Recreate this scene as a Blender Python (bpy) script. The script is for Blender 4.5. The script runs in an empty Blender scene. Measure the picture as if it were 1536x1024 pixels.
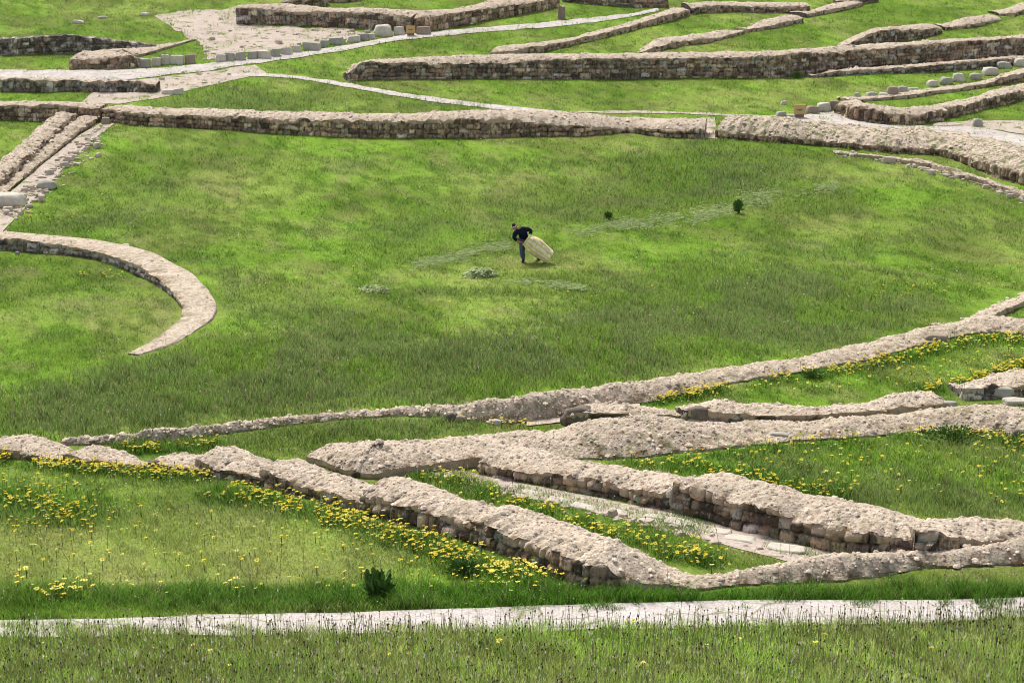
import bpy, bmesh, math, random
import numpy as np
from mathutils import Vector, Matrix
random.seed(7); RNG = np.random.default_rng(11)
scene = bpy.context.scene
COL = scene.collection
rad = math.radians

# ------------------------------------------------------------------ camera model
F = 2400.0; CX, CY = 768.0, 512.0; PITCH = rad(15.0); CAMH = 11.5
CT, ST = math.cos(PITCH), math.sin(PITCH)
cam_d = bpy.data.cameras.new("camera"); cam = bpy.data.objects.new("camera", cam_d); COL.objects.link(cam)
cam_d.sensor_width = 36.0; cam_d.lens = 36.0 * F / 1536.0; cam_d.clip_start = 0.5; cam_d.clip_end = 3000
cam.location = (0, 0, CAMH); cam.rotation_euler = (math.pi / 2 - PITCH, 0, 0)
scene.camera = cam

def project(X, Y, Z):
    h = CAMH - Z
    zc = Y * CT + h * ST
    return CX + F * X / zc, CY + F * (h * CT - Y * ST) / zc, zc

# ------------------------------------------------------------------ noise
def _hash(ix, iy, seed):
    h = (ix.astype(np.int64) * 374761393 + iy.astype(np.int64) * 668265263 + seed * 2147483647) & 0xFFFFFFFF
    h = ((h ^ (h >> 13)) * 1274126177) & 0xFFFFFFFF
    h = h ^ (h >> 16)
    return (h & 0xFFFFFF) / float(0xFFFFFF)
def vnoise(x, y, seed=0):
    x = np.asarray(x, float); y = np.asarray(y, float)
    ix = np.floor(x); iy = np.floor(y); fx = x - ix; fy = y - iy
    fx = fx * fx * fx * (fx * (fx * 6 - 15) + 10); fy = fy * fy * fy * (fy * (fy * 6 - 15) + 10)
    a = _hash(ix, iy, seed); b = _hash(ix + 1, iy, seed); c = _hash(ix, iy + 1, seed); d = _hash(ix + 1, iy + 1, seed)
    return (a + (b - a) * fx) * (1 - fy) + (c + (d - c) * fx) * fy
def fbm(x, y, seed=0, octv=4, gain=0.5):
    s = 0; a = 1; t = 0
    for o in range(octv):
        s = s + a * vnoise(x * 2 ** o + 17.3 * o, y * 2 ** o - 9.1 * o, seed + o); t += a; a *= gain
    return s / t
def sstep(a, b, x):
    t = np.clip((x - a) / (b - a), 0, 1); return t * t * (3 - 2 * t)

# ------------------------------------------------------------------ terrain height
_rows = [(1400, 140), (1024, 95), (930, 88), (800, 75), (650, 60), (520, 50), (390, 40), (200, 29), (100, 23), (0, 18.5), (-150, 13.8)]
_Y, _Z = [], []
for y, s in _rows:
    zc = F / s; v = (y - CY) / F
    _Y.append(zc * (CT - v * ST)); _Z.append(CAMH - zc * (ST + v * CT))
_yy = np.linspace(0, 800, 8001)
_zz = np.interp(_yy, _Y, _Z)
_zz[_yy > _Y[-1]] = _Z[-1] + (_yy[_yy > _Y[-1]] - _Y[-1]) * 0.10
for _ in range(3):
    k = np.ones(81) / 81; _zz = np.convolve(np.pad(_zz, 40, mode='edge'), k, 'valid')
def ground(X, Y):
    X = np.asarray(X, float); Y = np.asarray(Y, float)
    z = np.interp(Y, _yy, _zz)
    z = z + 0.22 * (fbm(X * 0.11 + 3, Y * 0.11, 5, 3) - 0.5) + 0.22 * (fbm(X * 0.42 + Y * .12, Y * 0.34, 9, 2) - 0.5)
    return z
def cast(px, py):
    px = np.atleast_1d(np.asarray(px, float)); py = np.atleast_1d(np.asarray(py, float))
    u = (px - CX) / F; v = (py - CY) / F
    dx = u; dy = CT - v * ST; dz = -(ST + v * CT)
    t = np.full(px.shape, 8.0); done = np.zeros(px.shape, bool)
    t0 = t.copy()
    for i in range(700):
        X = dx * t; Y = dy * t; Z = CAMH + dz * t
        hit = (Z <= ground(X, Y)) & ~done
        done |= hit
        if done.all(): break
        step = np.maximum(0.05, 0.006 * t)
        t0 = np.where(done, t0, t); t = np.where(done, t, t + step)
    for i in range(14):
        m = (t0 + t) / 2
        below = CAMH + dz * m <= ground(dx * m, dy * m)
        t = np.where(below, m, t); t0 = np.where(below, t0, m)
    return np.stack([dx * t, dy * t, ground(dx * t, dy * t)], -1)
def cast1(px, py): return cast(px, py)[0]
def ppm(Y): return F / (Y * CT + CAMH * ST)     # photo pixels per metre, roughly

# ------------------------------------------------------------------ object helpers
def tag(o, label=None, cat=None, group=None, kind=None):
    if label: o['label'] = label
    if cat: o['category'] = cat
    if group: o['group'] = group
    if kind: o['kind'] = kind
    return o
def empty(name, loc, rz=0):
    o = bpy.data.objects.new(name, None); COL.objects.link(o); o.location = loc; o.rotation_euler = (0, 0, rz)
    o.empty_display_size = 0.2
    return o
def link_mesh(name, me, mat=None, parent=None, loc=None):
    o = bpy.data.objects.new(name, me); COL.objects.link(o)
    if mat: me.materials.append(mat)
    if parent: o.parent = parent
    if loc is not None: o.location = loc
    return o
def mesh_np(name, verts, faces, smooth=True):
    """faces: (n,3) or (n,4) int array"""
    me = bpy.data.meshes.new(name)
    verts = np.ascontiguousarray(verts, np.float32); faces = np.ascontiguousarray(faces, np.int32)
    n, k = faces.shape
    me.vertices.add(len(verts)); me.vertices.foreach_set('co', verts.ravel())
    me.loops.add(n * k); me.loops.foreach_set('vertex_index', faces.ravel())
    me.polygons.add(n); me.polygons.foreach_set('loop_start', np.arange(0, n * k, k, dtype=np.int32))
    me.polygons.foreach_set('loop_total', np.full(n, k, np.int32))
    me.polygons.foreach_set('use_smooth', np.full(n, smooth, bool))
    me.update(calc_edges=True)
    return me
def set_col(me, name, cols):
    a = me.color_attributes.new(name, 'FLOAT_COLOR', 'POINT')
    c = np.ones((len(cols), 4), np.float32); c[:, :cols.shape[1]] = cols
    a.data.foreach_set('color', c.ravel())
def set_float(me, name, vals):
    a = me.attributes.new(name, 'FLOAT', 'POINT'); a.data.foreach_set('value', np.ascontiguousarray(vals, np.float32))
def grid_faces(nu, nv, closed_v=False):
    i = np.arange(nu - 1)[:, None]; j = np.arange(nv if closed_v else nv - 1)[None, :]
    j2 = (j + 1) % nv
    a = i * nv + j; b = (i + 1) * nv + j; c = (i + 1) * nv + j2; d = i * nv + j2
    return np.stack([a, b, c, d], -1).reshape(-1, 4)

# ------------------------------------------------------------------ materials
def new_mat(name, rough=0.9, spec=0.15):
    m = bpy.data.materials.new(name); m.use_nodes = True
    nt = m.node_tree; b = nt.nodes['Principled BSDF']
    b.inputs['Roughness'].default_value = rough; b.inputs['Specular IOR Level'].default_value = spec
    return m, nt, b
def N(nt, typ, **kw):
    n = nt.nodes.new(typ)
    for k, v in kw.items():
        if k.startswith('i_'): n.inputs[k[2:].replace('_', ' ')].default_value = v
        else: setattr(n, k, v)
    return n
def ramp(nt, stops, fac=None):
    r = nt.nodes.new('ShaderNodeValToRGB'); e = r.color_ramp.elements
    while len(e) > 1: e.remove(e[-1])
    e[0].position = stops[0][0]; e[0].color = (*stops[0][1], 1)
    for p, c in stops[1:]:
        q = e.new(p); q.color = (*c, 1)
    if fac is not None: nt.links.new(fac, r.inputs[0])
    return r
def mix(nt, a, b, fac, blend='MIX'):
    m = nt.nodes.new('ShaderNodeMix'); m.data_type = 'RGBA'; m.blend_type = blend
    for sock, val in ((m.inputs[0], fac), (m.inputs[6], a), (m.inputs[7], b)):
        if hasattr(val, 'is_output'): nt.links.new(val, sock)
        elif isinstance(val, (int, float)): sock.default_value = val
        else: sock.default_value = (*val, 1)
    return m.outputs[2]
def objcoord(nt):
    g = nt.nodes.new('ShaderNodeNewGeometry'); return g.outputs['Position']
def noise(nt, scale, detail=4, vec=None, rough=0.6):
    n = N(nt, 'ShaderNodeTexNoise'); n.inputs['Scale'].default_value = scale; n.inputs['Detail'].default_value = detail
    n.inputs['Roughness'].default_value = rough
    if vec is not None: nt.links.new(vec, n.inputs['Vector'])
    return n.outputs['Fac']
def voro(nt, scale, vec=None, feature='F1'):
    n = N(nt, 'ShaderNodeTexVoronoi', feature=feature); n.inputs['Scale'].default_value = scale
    if vec is not None: nt.links.new(vec, n.inputs['Vector'])
    return n
def bump(nt, b, h, strength, dist, prev=None):
    n = N(nt, 'ShaderNodeBump'); n.inputs['Strength'].default_value = strength; n.inputs['Distance'].default_value = dist
    nt.links.new(h, n.inputs['Height'])
    if prev is not None: nt.links.new(prev, n.inputs['Normal'])
    nt.links.new(n.outputs[0], b.inputs['Normal']); return n.outputs[0]
def attr(nt, name, out='Color'):
    a = N(nt, 'ShaderNodeAttribute', attribute_name=name); return a.outputs[out]

MAT = {}
def build_materials():
    # dry stone faces: per-stone colour, lichen, soil in the joints
    m, nt, b = new_mat('rough_stone', 0.92, 0.1); P = objcoord(nt)
    c = attr(nt, 'stone')
    n1 = noise(nt, 9, 6, P); c = mix(nt, c, (0.42, 0.40, 0.36), ramp(nt, [(0.56, (0, 0, 0)), (0.68, (.75, .75, .75))], n1).outputs[0])
    n2 = noise(nt, 5.3, 5, P); c = mix(nt, c, (0.035, 0.03, 0.026), ramp(nt, [(0.50, (0, 0, 0)), (0.66, (.8, .8, .8))], n2).outputs[0])
    n3 = noise(nt, 42, 4, P); c = mix(nt, c, c, 0.0); c = mix(nt, c, ramp(nt, [(0.3, (.55, .55, .55)), (0.7, (1.35, 1.35, 1.35))], n3).outputs[0], 0.8, 'MULTIPLY')
    mp = N(nt, 'ShaderNodeMapping'); mp.inputs['Scale'].default_value = (1, 1, .18); nt.links.new(P, mp.inputs['Vector'])
    n5 = noise(nt, 7, 5, mp.outputs[0], .7); c = mix(nt, c, (0.05, 0.036, 0.026), ramp(nt, [(0.50, (0, 0, 0)), (0.62, (.75, .75, .75))], n5).outputs[0])
    j = attr(nt, 'joint', 'Fac'); c = mix(nt, c, (0.045, 0.032, 0.022), j)
    cm = attr(nt, 'capmix', 'Fac')
    capc = mix(nt, (0.52, 0.42, 0.33), (0.25, 0.175, 0.11), noise(nt, 14, 5, P))
    c = mix(nt, c, capc, cm)
    nt.links.new(c, b.inputs['Base Color'])
    p = bump(nt, b, n3, 0.6, 0.03); bump(nt, b, n1, 0.5, 0.06, p)
    MAT['stone'] = m
    # pebbly earthen capping
    m, nt, b = new_mat('earthen_capping', 0.95, 0.05); P = objcoord(nt)
    v1 = voro(nt, 17, P); v2 = voro(nt, 38, P)
    base = mix(nt, (0.44, 0.36, 0.28), (0.61, 0.52, 0.43), noise(nt, 1.4, 5, P))
    base = mix(nt, base, (0.34, 0.295, 0.24), ramp(nt, [(0.5, (0, 0, 0)), (0.64, (.7, .7, .7))], noise(nt, 2.7, 6, P, .7)).outputs[0])
    c = mix(nt, base, ramp(nt, [(0.0, (.60, .56, .53)), (0.5, (1, 1, 1)), (1, (1.18, 1.16, 1.15))], v1.outputs['Color']).outputs[0], 0.65, 'MULTIPLY')
    c = mix(nt, c, ramp(nt, [(0.0, (.7, .66, .62)), (0.55, (1, 1, 1)), (1, (1.2, 1.2, 1.2))], v2.outputs['Color']).outputs[0], 0.7, 'MULTIPLY')
    npit = noise(nt, 19, 6, P, 0.75); c = mix(nt, c, (0.13, 0.095, 0.07), ramp(nt, [(0.56, (0, 0, 0)), (0.64, (.9, .9, .9))], npit).outputs[0])
    c = mix(nt, c, (0.70, 0.65, 0.60), ramp(nt, [(0.30, (.9, .9, .9)), (0.39, (0, 0, 0))], npit).outputs[0])
    nd = noise(nt, 6, 6, P, 0.7)
    c = mix(nt, c, (0.12, 0.075, 0.045), ramp(nt, [(0.60, (0, 0, 0)), (0.70, (.8, .8, .8))], nd).outputs[0])
    pb = attr(nt, 'pebble', 'Fac'); pm = N(nt, 'ShaderNodeMath', operation='ADD'); pm.inputs[1].default_value = 1.0; nt.links.new(pb, pm.inputs[0])
    c = mix(nt, c, pm.outputs[0], 1.0, 'MULTIPLY')
    e = attr(nt, 'edge', 'Fac')
    ne = noise(nt, 3.2, 6, P, 0.7)
    ma = N(nt, 'ShaderNodeMath', operation='MULTIPLY'); nt.links.new(e, ma.inputs[0])
    nt.links.new(ramp(nt, [(0.46, (0, 0, 0)), (0.60, (1, 1, 1))], ne).outputs[0], ma.inputs[1])
    c = mix(nt, c, (0.13, 0.075, 0.04), ma.outputs[0])
    mo = attr(nt, 'moss', 'Fac'); nm = noise(nt, 2.6, 6, P, 0.75)
    mb = N(nt, 'ShaderNodeMath', operation='MULTIPLY'); nt.links.new(mo, mb.inputs[0])
    nt.links.new(ramp(nt, [(0.50, (0, 0, 0)), (0.57, (1, 1, 1))], nm).outputs[0], mb.inputs[1])
    c = mix(nt, c, (0.10, 0.125, 0.03), mb.outputs[0])
    nt.links.new(c, b.inputs['Base Color'])
    p = bump(nt, b, v1.outputs['Distance'], 0.35, 0.04); p = bump(nt, b, npit, 0.5, 0.04, p); bump(nt, b, nd, 0.5, 0.08, p)
    MAT['cap'] = m
    # trodden path
    m, nt, b = new_mat('pale_path', 0.95, 0.05); P = objcoord(nt)
    v1 = voro(nt, 1.9, P); dist = voro(nt, 1.9, P, 'DISTANCE_TO_EDGE')
    c = mix(nt, (0.42, 0.385, 0.37), (0.58, 0.54, 0.53), noise(nt, 0.9, 5, P))
    c = mix(nt, c, ramp(nt, [(0, (.86, .84, .82)), (1, (1.08, 1.08, 1.08))], v1.outputs['Color']).outputs[0], 1.0, 'MULTIPLY')
    n2 = noise(nt, 22, 5, P); c = mix(nt, c, ramp(nt, [(.3, (.62, .60, .57)), (.65, (1.15, 1.15, 1.15))], n2).outputs[0], 1.0, 'MULTIPLY')
    cr = ramp(nt, [(0.0, (1, 1, 1)), (0.05, (0, 0, 0))], dist.outputs['Distance']).outputs[0]
    crn = N(nt, 'ShaderNodeMath', operation='MULTIPLY'); nt.links.new(cr, crn.inputs[0])
    nt.links.new(ramp(nt, [(0.42, (0, 0, 0)), (0.52, (.85, .85, .85))], noise(nt, 1.1, 4, P)).outputs[0], crn.inputs[1])
    c = mix(nt, c, (0.16, 0.17, 0.06), crn.outputs[0])
    nt.links.new(c, b.inputs['Base Color']); bump(nt, b, n2, 0.6, 0.03)
    MAT['path'] = m
    # bare dirt with weedy patches
    m, nt, b = new_mat('bare_earth', 0.95, 0.05); P = objcoord(nt)
    n1 = noise(nt, 0.7, 6, P, 0.65); n2 = noise(nt, 12, 5, P)
    c = mix(nt, (0.34, 0.275, 0.225), (0.55, 0.48, 0.435), n1)
    c = mix(nt, c, ramp(nt, [(.3, (.6, .57, .52)), (.65, (1.15, 1.15, 1.15))], n2).outputs[0], 0.9, 'MULTIPLY')
    g = ramp(nt, [(0.56, (0, 0, 0)), (0.63, (.9, .9, .9))], noise(nt, 1.1, 6, P, 0.7)).outputs[0]
    c = mix(nt, c, (0.13, 0.16, 0.04), g)
    nt.links.new(c, b.inputs['Base Color']); bump(nt, b, n2, 0.7, 0.06)
    MAT['dirt'] = m
    # turf sheet below the blades
    m, nt, b = new_mat('turf', 0.95, 0.03); P = objcoord(nt)
    c = attr(nt, 'turf'); n1 = noise(nt, 3.5, 6, P, 0.7); n2 = noise(nt, 16, 4, P)
    c = mix(nt, c, ramp(nt, [(.3, (.6, .6, .55)), (.7, (1.3, 1.25, 1.2))], n1).outputs[0], 0.7, 'MULTIPLY')
    c = mix(nt, c, ramp(nt, [(.3, (.55, .55, .5)), (.7, (1.3, 1.3, 1.3))], n2).outputs[0], 0.7, 'MULTIPLY')
    nt.links.new(c, b.inputs['Base Color']); bump(nt, b, n2, 0.8, 0.06)
    MAT['turf'] = m
    # blades
    m = bpy.data.materials.new('grass_blades'); m.use_nodes = True; nt = m.node_tree; nt.nodes.clear()
    out = N(nt, 'ShaderNodeOutputMaterial'); d = N(nt, 'ShaderNodeBsdfDiffuse'); t = N(nt, 'ShaderNodeBsdfTranslucent'); ms = N(nt, 'ShaderNodeMixShader')
    ms.inputs[0].default_value = 0.4
    c = attr(nt, 'blade')
    g = N(nt, 'ShaderNodeNewGeometry'); va = N(nt, 'ShaderNodeVectorMath', operation='ADD'); vn = N(nt, 'ShaderNodeVectorMath', operation='NORMALIZE')
    gn = N(nt, 'ShaderNodeAttribute', attribute_name='ground_normal'); sc_ = N(nt, 'ShaderNodeVectorMath', operation='SCALE'); sc_.inputs['Scale'].default_value = 1.2; nt.links.new(gn.outputs['Vector'], sc_.inputs[0])
    nt.links.new(g.outputs['Normal'], va.inputs[0]); nt.links.new(sc_.outputs[0], va.inputs[1]); nt.links.new(va.outputs[0], vn.inputs[0]); nt.links.new(vn.outputs[0], d.inputs['Normal'])
    nt.links.new(c, d.inputs[0]); nt.links.new(c, t.inputs[0])
    nt.links.new(d.outputs[0], ms.inputs[1]); nt.links.new(t.outputs[0], ms.inputs[2]); nt.links.new(ms.outputs[0], out.inputs[0])
    MAT['blade'] = m
    # single colours with a little noise
    def simple(key, a, bb, scale, rough=0.85, spec=0.15, bs=0.4, bd=0.01):
        m, nt, b = new_mat(key, rough, spec); P = N(nt, 'ShaderNodeTexCoord').outputs['Object']
        n = noise(nt, scale, 5, P); nt.links.new(mix(nt, a, bb, n), b.inputs['Base Color']); bump(nt, b, n, bs, bd)
        MAT[key] = m
    simple('grey_block', (0.17, 0.16, 0.135), (0.50, 0.475, 0.41), 3.5, bs=.7, bd=.06)
    simple('brown_block', (0.17, 0.13, 0.10), (0.40, 0.33, 0.26), 3.5, bs=.7, bd=.06)
    simple('dark_block', (0.035, 0.028, 0.023), (0.26, 0.215, 0.175), 5, bs=.9, bd=.08)
    simple('pale_block', (0.29, 0.26, 0.215), (0.68, 0.62, 0.535), 4, bs=.7, bd=.06)
    simple('rubble', (0.22, 0.175, 0.135), (0.62, 0.53, 0.44), 2.2, bs=.5, bd=.04)
    simple('yellow_petal', (0.90, 0.76, 0.05), (0.92, 0.84, 0.22), 30, 0.7)
    simple('yellow_eye', (0.62, 0.36, 0.02), (0.7, 0.44, 0.03), 60)
    simple('green_stem', (0.05, 0.10, 0.02), (0.08, 0.14, 0.03), 30)
    simple('white_petal', (0.6, 0.58, 0.52), (0.75, 0.73, 0.70), 30)
    simple('dark_leaf', (0.028, 0.075, 0.016), (0.10, 0.20, 0.04), 9)
    simple('hay', (0.10, 0.13, 0.05), (0.30, 0.33, 0.17), 14)
    simple('skin', (0.30, 0.14, 0.085), (0.36, 0.17, 0.10), 8, 0.6, .3, .1)
    simple('hair', (0.008, 0.006, 0.006), (0.015, 0.012, 0.01), 40, .6)
    simple('navy_cloth', (0.006, 0.008, 0.018), (0.016, 0.020, 0.040), 12, .95, .05)
    simple('denim', (0.030, 0.038, 0.085), (0.10, 0.12, 0.21), 6, .95, .05)
    simple('boot', (0.010, 0.010, 0.014), (0.03, 0.03, 0.04), 20, .6)
    simple('headband', (0.45, 0.42, 0.45), (0.6, 0.57, 0.6), 20)
    simple('eye_dark', (0.01, 0.008, 0.006), (0.02, 0.015, 0.01), 20, .3)
    simple('lip', (0.26, 0.09, 0.07), (0.3, 0.11, 0.09), 20)
    simple('rope_rim', (0.42, 0.38, 0.20), (0.66, 0.60, 0.40), 20)
    simple('old_wood', (0.12, 0.09, 0.07), (0.27, 0.22, 0.17), 6, bs=.8, bd=.03)
    simple('sign_face', (0.46, 0.27, 0.11), (0.54, 0.35, 0.17), 5)
    simple('sign_mark', (0.05, 0.20, 0.12), (0.08, 0.26, 0.16), 12)
    # striped woven sack: lengthwise stripes from the angle around its axis
    m, nt, b = new_mat('woven_sack', 0.85, 0.1)
    c = attr(nt, 'sackcol'); P = N(nt, 'ShaderNodeTexCoord').outputs['Object']
    n = noise(nt, 9, 5, P); c = mix(nt, c, ramp(nt, [(.3, (.7, .7, .66)), (.7, (1.15, 1.15, 1.15))], n).outputs[0], 0.9, 'MULTIPLY')
    nt.links.new(c, b.inputs['Base Color']); bump(nt, b, n, 0.5, 0.04)
    MAT['sack'] = m
build_materials()

# ------------------------------------------------------------------ masks on the plan (no grass under walls and paths)
GX0, GY0, GC = -75.0, 12.0, 0.1
GNX, GNY = 1500, 1500
solid = np.zeros((GNX, GNY), bool); trod = np.zeros((GNX, GNY), bool); dirtm = np.zeros((GNX, GNY), bool); mixed = np.zeros((GNX, GNY), bool)
def splat(grid, X, Y):
    i = ((np.ravel(X) - GX0) / GC).astype(int); j = ((np.ravel(Y) - GY0) / GC).astype(int)
    ok = (i >= 0) & (j >= 0) & (i < GNX) & (j < GNY); grid[i[ok], j[ok]] = True
def look(grid, X, Y):
    i = np.clip(((X - GX0) / GC).astype(int), 0, GNX - 1); j = np.clip(((Y - GY0) / GC).astype(int), 0, GNY - 1)
    return grid[i, j]
def grow(grid, k):
    g = grid.copy()
    for _ in range(k):
        h = g.copy(); h[1:] |= g[:-1]; h[:-1] |= g[1:]; h[:, 1:] |= g[:, :-1]; h[:, :-1] |= g[:, 1:]; g = h
    return g

# ------------------------------------------------------------------ walls
def resample(pts, n):
    pts = np.asarray(pts, float); d = np.r_[0, np.cumsum(np.linalg.norm(np.diff(pts[:, :2], axis=0), axis=1))]
    t = np.linspace(0, d[-1], n)
    return np.stack([np.interp(t, d, pts[:, k]) for k in range(pts.shape[1])], -1), d[-1]
def smooth1(a, w):
    if w < 2 or len(a) < 3: return a
    w = min(w, max(1, (len(a) - 1) // 2)) | 1
    k = np.ones(w) / w; p = w // 2
    pad = np.concatenate([np.repeat(a[:1], p, 0), a, np.repeat(a[-1:], p, 0)])
    if a.ndim == 1: return np.convolve(pad, k, 'valid')
    return np.stack([np.convolve(pad[:, i], k, 'valid') for i in range(a.shape[1])], -1)

STONES = {   # palettes of the stones themselves
 'brown': [(0.25, 0.175, 0.115), (0.33, 0.235, 0.155), (0.17, 0.12, 0.085), (0.42, 0.33, 0.24), (0.28, 0.225, 0.17), (0.13, 0.10, 0.08), (0.36, 0.33, 0.28)],
 'grey': [(0.18, 0.16, 0.135), (0.31, 0.275, 0.235), (0.12, 0.105, 0.09), (0.42, 0.38, 0.33), (0.24, 0.19, 0.14)],
 'tan': [(0.42, 0.30, 0.195), (0.33, 0.225, 0.14), (0.48, 0.375, 0.265), (0.22, 0.155, 0.105), (0.38, 0.275, 0.18), (0.17, 0.12, 0.085)],
}
wall_id = 0
def wall(label, base, lip=None, back=None, T=1.0, pal='brown', sw=(0.22, 0.5), sh=(0.16, 0.30), rough=1.0,
         manual=None, cap=True, moss=0.18, maxrise=0.6, lipn=0.075, corner=3, bulge=0.06, capo=0.22, lumpy=1.0, end=True):
    """base / lip / back: where the foot, the top edge of the stone face and the far top edge run; all become metres here"""
    global wall_id; wall_id += 1; sd = wall_id * 31
    if manual is not None:
        man = np.asarray(manual, float); bp = man[:, :2]
        w = cast(bp[:, 0], bp[:, 1]); w = np.c_[w, man[:, 2:]]
    else:
        bp = np.asarray(base, float); 
        dense = resample(bp, 60)[0]; w = cast(dense[:, 0], dense[:, 1])
    Ym = w[:, 1].mean(); du = max(0.032, Ym * 0.00085)
    L = np.linalg.norm(np.diff(w[:, :2], axis=0), axis=1).sum()
    n = max(8, int(L / du)); w, L = resample(w, n)
    w[:, :2] = smooth1(w[:, :2], int(corner * 0.12 / du) | 1)
    u = np.r_[0, np.cumsum(np.linalg.norm(np.diff(w[:, :2], axis=0), axis=1))]
    tg = np.gradient(w[:, :2], axis=0); tg = smooth1(tg, int(0.5 / du) | 1); tg /= np.linalg.norm(tg, axis=1)[:, None] + 1e-9
    nr = np.stack([-tg[:, 1], tg[:, 0]], -1)
    X, Y = w[:, 0], w[:, 1]; zb = ground(X, Y)
    if manual is not None:
        fh = smooth1(w[:, 3], int(0.4 / du)); Tt = w[:, 4]; zl = zb + fh; zk = zl + w[:, 5]
    else:
        px, py, zc = project(X, Y, zb)
        lp = np.asarray(lip, float); ly = np.interp(px, lp[:, 0], lp[:, 1])
        v = (ly - CY) / F; h = Y * (v * CT + ST) / (CT - v * ST); zl = np.maximum(CAMH - h, zb + 0.04)
        Tt = np.full(n, T) if np.isscalar(T) else np.interp(np.linspace(0, 1, n), np.linspace(0, 1, len(T)), T)
        BX, BY = X + nr[:, 0] * Tt, Y + nr[:, 1] * Tt; zk = zl.copy()
        if back is not None:
            bk = np.asarray(back, float)
            for _ in range(4):
                qx, qy, zc = project(BX, BY, zk); yb = np.interp(qx, bk[:, 0], bk[:, 1])
                v = (yb - CY) / F; h = BY * (v * CT + ST) / (CT - v * ST)
                zk = np.clip(CAMH - h, (zl - 0.25) if capo < .5 else np.minimum(zl, zb + .07) + .03, zl + maxrise)
        if cap and capo >= .5: zl = np.minimum(zl, zb + .04)
        zl = smooth1(zl, int(0.25 / du)); zk = smooth1(zk, int(0.5 / du))
        raw = zk - zl
        print('WALL %-60s L=%.1f Y=%.0f h=%.2f..%.2f rise %.2f..%.2f' % (label[:60], L, Ym, (zl - zb).min(), (zl - zb).max(), raw.min(), raw.max()))
    # taper the two ends a little so they look broken off
    zl = np.maximum(zl, zb + 0.02)
    zl = zl + lipn * (fbm(u / 0.8, u * 0 + sd, sd, 3) - 0.5) * 2 * np.clip((zl - zb) / 0.3, 0, 1)
    cw = sw[0] * 1.1; st_ = np.floor(u / cw + .35 * np.sin(u * 3 + sd)); hs_ = (_hash(st_, st_ * 0 + 3, sd) - .5) * .09 * rough
    zl = zl + smooth1(hs_, 2) * np.clip((zl - zb - .1) / 0.35, 0, 1)
    fhm = np.maximum(zl - zb, .02)
    # ---- stone face grid
    nv = max(4, int(np.percentile(fhm, 90) / du * 1.05) + 3)
    V = np.linspace(0, 1, nv)
    UU = np.repeat(u[:, None], nv, 1); VV = (fhm[:, None] + 0.15) * V[None, :]      # metres above the sunk foot
    wu = UU + 0.10 * (vnoise(UU * 2.1, VV * 2.6, sd) - 0.5); wv = VV + 0.12 * (vnoise(UU * 1.1, VV * 1.7, sd + 1) - 0.5)
    rb = np.r_[-1, np.cumsum(RNG.uniform(*sh, size=60)) - 0.2]
    row = np.searchsorted(rb, wv) - 1; row = np.clip(row, 0, 58)
    dv = np.minimum(wv - rb[row], rb[row + 1] - wv)
    dU = np.zeros_like(wu); sid = np.zeros(wu.shape, int)
    for r in range(row.min(), row.max() + 1):
        m = row == r
        if not m.any(): continue
        cb = np.r_[-1, np.cumsum(RNG.uniform(*sw, size=int(L / sw[0]) + 12)) - 0.8]
        k = np.clip(np.searchsorted(cb, wu[m]) - 1, 0, len(cb) - 2)
        dU[m] = np.minimum(wu[m] - cb[k], cb[k + 1] - wu[m]); sid[m] = r * 4000 + k
    sid = sid - sid.min()
    e = 0.019 * (1 if Ym < 60 else 1.9)
    bmp = np.sqrt(np.clip((1 - np.exp(-np.clip(dU, 0, 9) / e)) * (1 - np.exp(-np.clip(dv, 0, 9) / e)), 0, 1))
    ns = sid.max() + 1
    off = RNG.uniform(-0.5, 1, ns)[sid]; tilt = RNG.uniform(-0.6, 0.6, ns)[sid]
    depth = rough * (0.115 * bmp + 0.055 * off * bmp + tilt * bmp * np.clip(dv, 0, .12) * 0.8 + 0.05 * (fbm(UU * 6, VV * 6, sd + 3, 3) - 0.5))
    depth = depth * np.clip(fhm / 0.35, 0.25, 1)[:, None]
    soft = 0.6 if (cap and capo >= .5) else 0.12
    depth = depth - soft * VV * np.clip(fhm / 0.3, 0, 1)[:, None]            # batter; earthen faces lie back more
    if soft > .5: depth = depth + 0.16 * (fbm(UU * 2.2, VV * 3, sd + 4, 3) - 0.4)
    fx = X[:, None] - nr[:, 0:1] * depth; fy = Y[:, None] - nr[:, 1:2] * depth
    fz = zb[:, None] - 0.15 + VV + 0.03 * (bmp - 0.6) * (V[None, :] > 0.8)
    palc = np.asarray(STONES[pal]); pi = RNG.integers(0, len(palc), ns); sc = palc[pi] * RNG.uniform(0.45, 1.65, (ns, 1)) ; sc = sc * RNG.uniform(0.93, 1.07, (ns, 3))
    col = sc[sid].reshape(-1, 3)
    joint = np.clip(1.25 - bmp * 1.6, 0, 1).ravel()
    lipd = (1 - V)[None, :] * (fhm[:, None] + .15)
    capm = (sstep(0.0, 1.0, (capo * 2.2 * fbm(UU * 3.0, VV * 2.0, sd + 7, 4) - capo * 0.55 - lipd) / 0.06) if cap else np.zeros_like(UU)).ravel()
    root = empty('ruined_wall', (float(X.mean()), float(Y.mean()), float(zb.mean())))
    tag(root, label, 'wall', 'ruined stone walls of the site', 'thing')
    O = np.array(root.location)
    me = mesh_np('masonry', np.stack([fx, fy, fz], -1).reshape(-1, 3) - O, grid_faces(n, nv))
    set_col(me, 'stone', col); set_float(me, 'joint', joint); set_float(me, 'capmix', capm)
    if soft > .5:
        set_float(me, 'edge', np.clip(1.1 - .6 * V[None, :] + 0 * UU, 0, 1).ravel()); set_float(me, 'moss', np.clip(1.0 - V[None, :] * .6 + 0 * UU, 0, 1).ravel())
    link_mesh('masonry', me, MAT['cap'] if soft > .5 else MAT['stone'], root)
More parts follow.
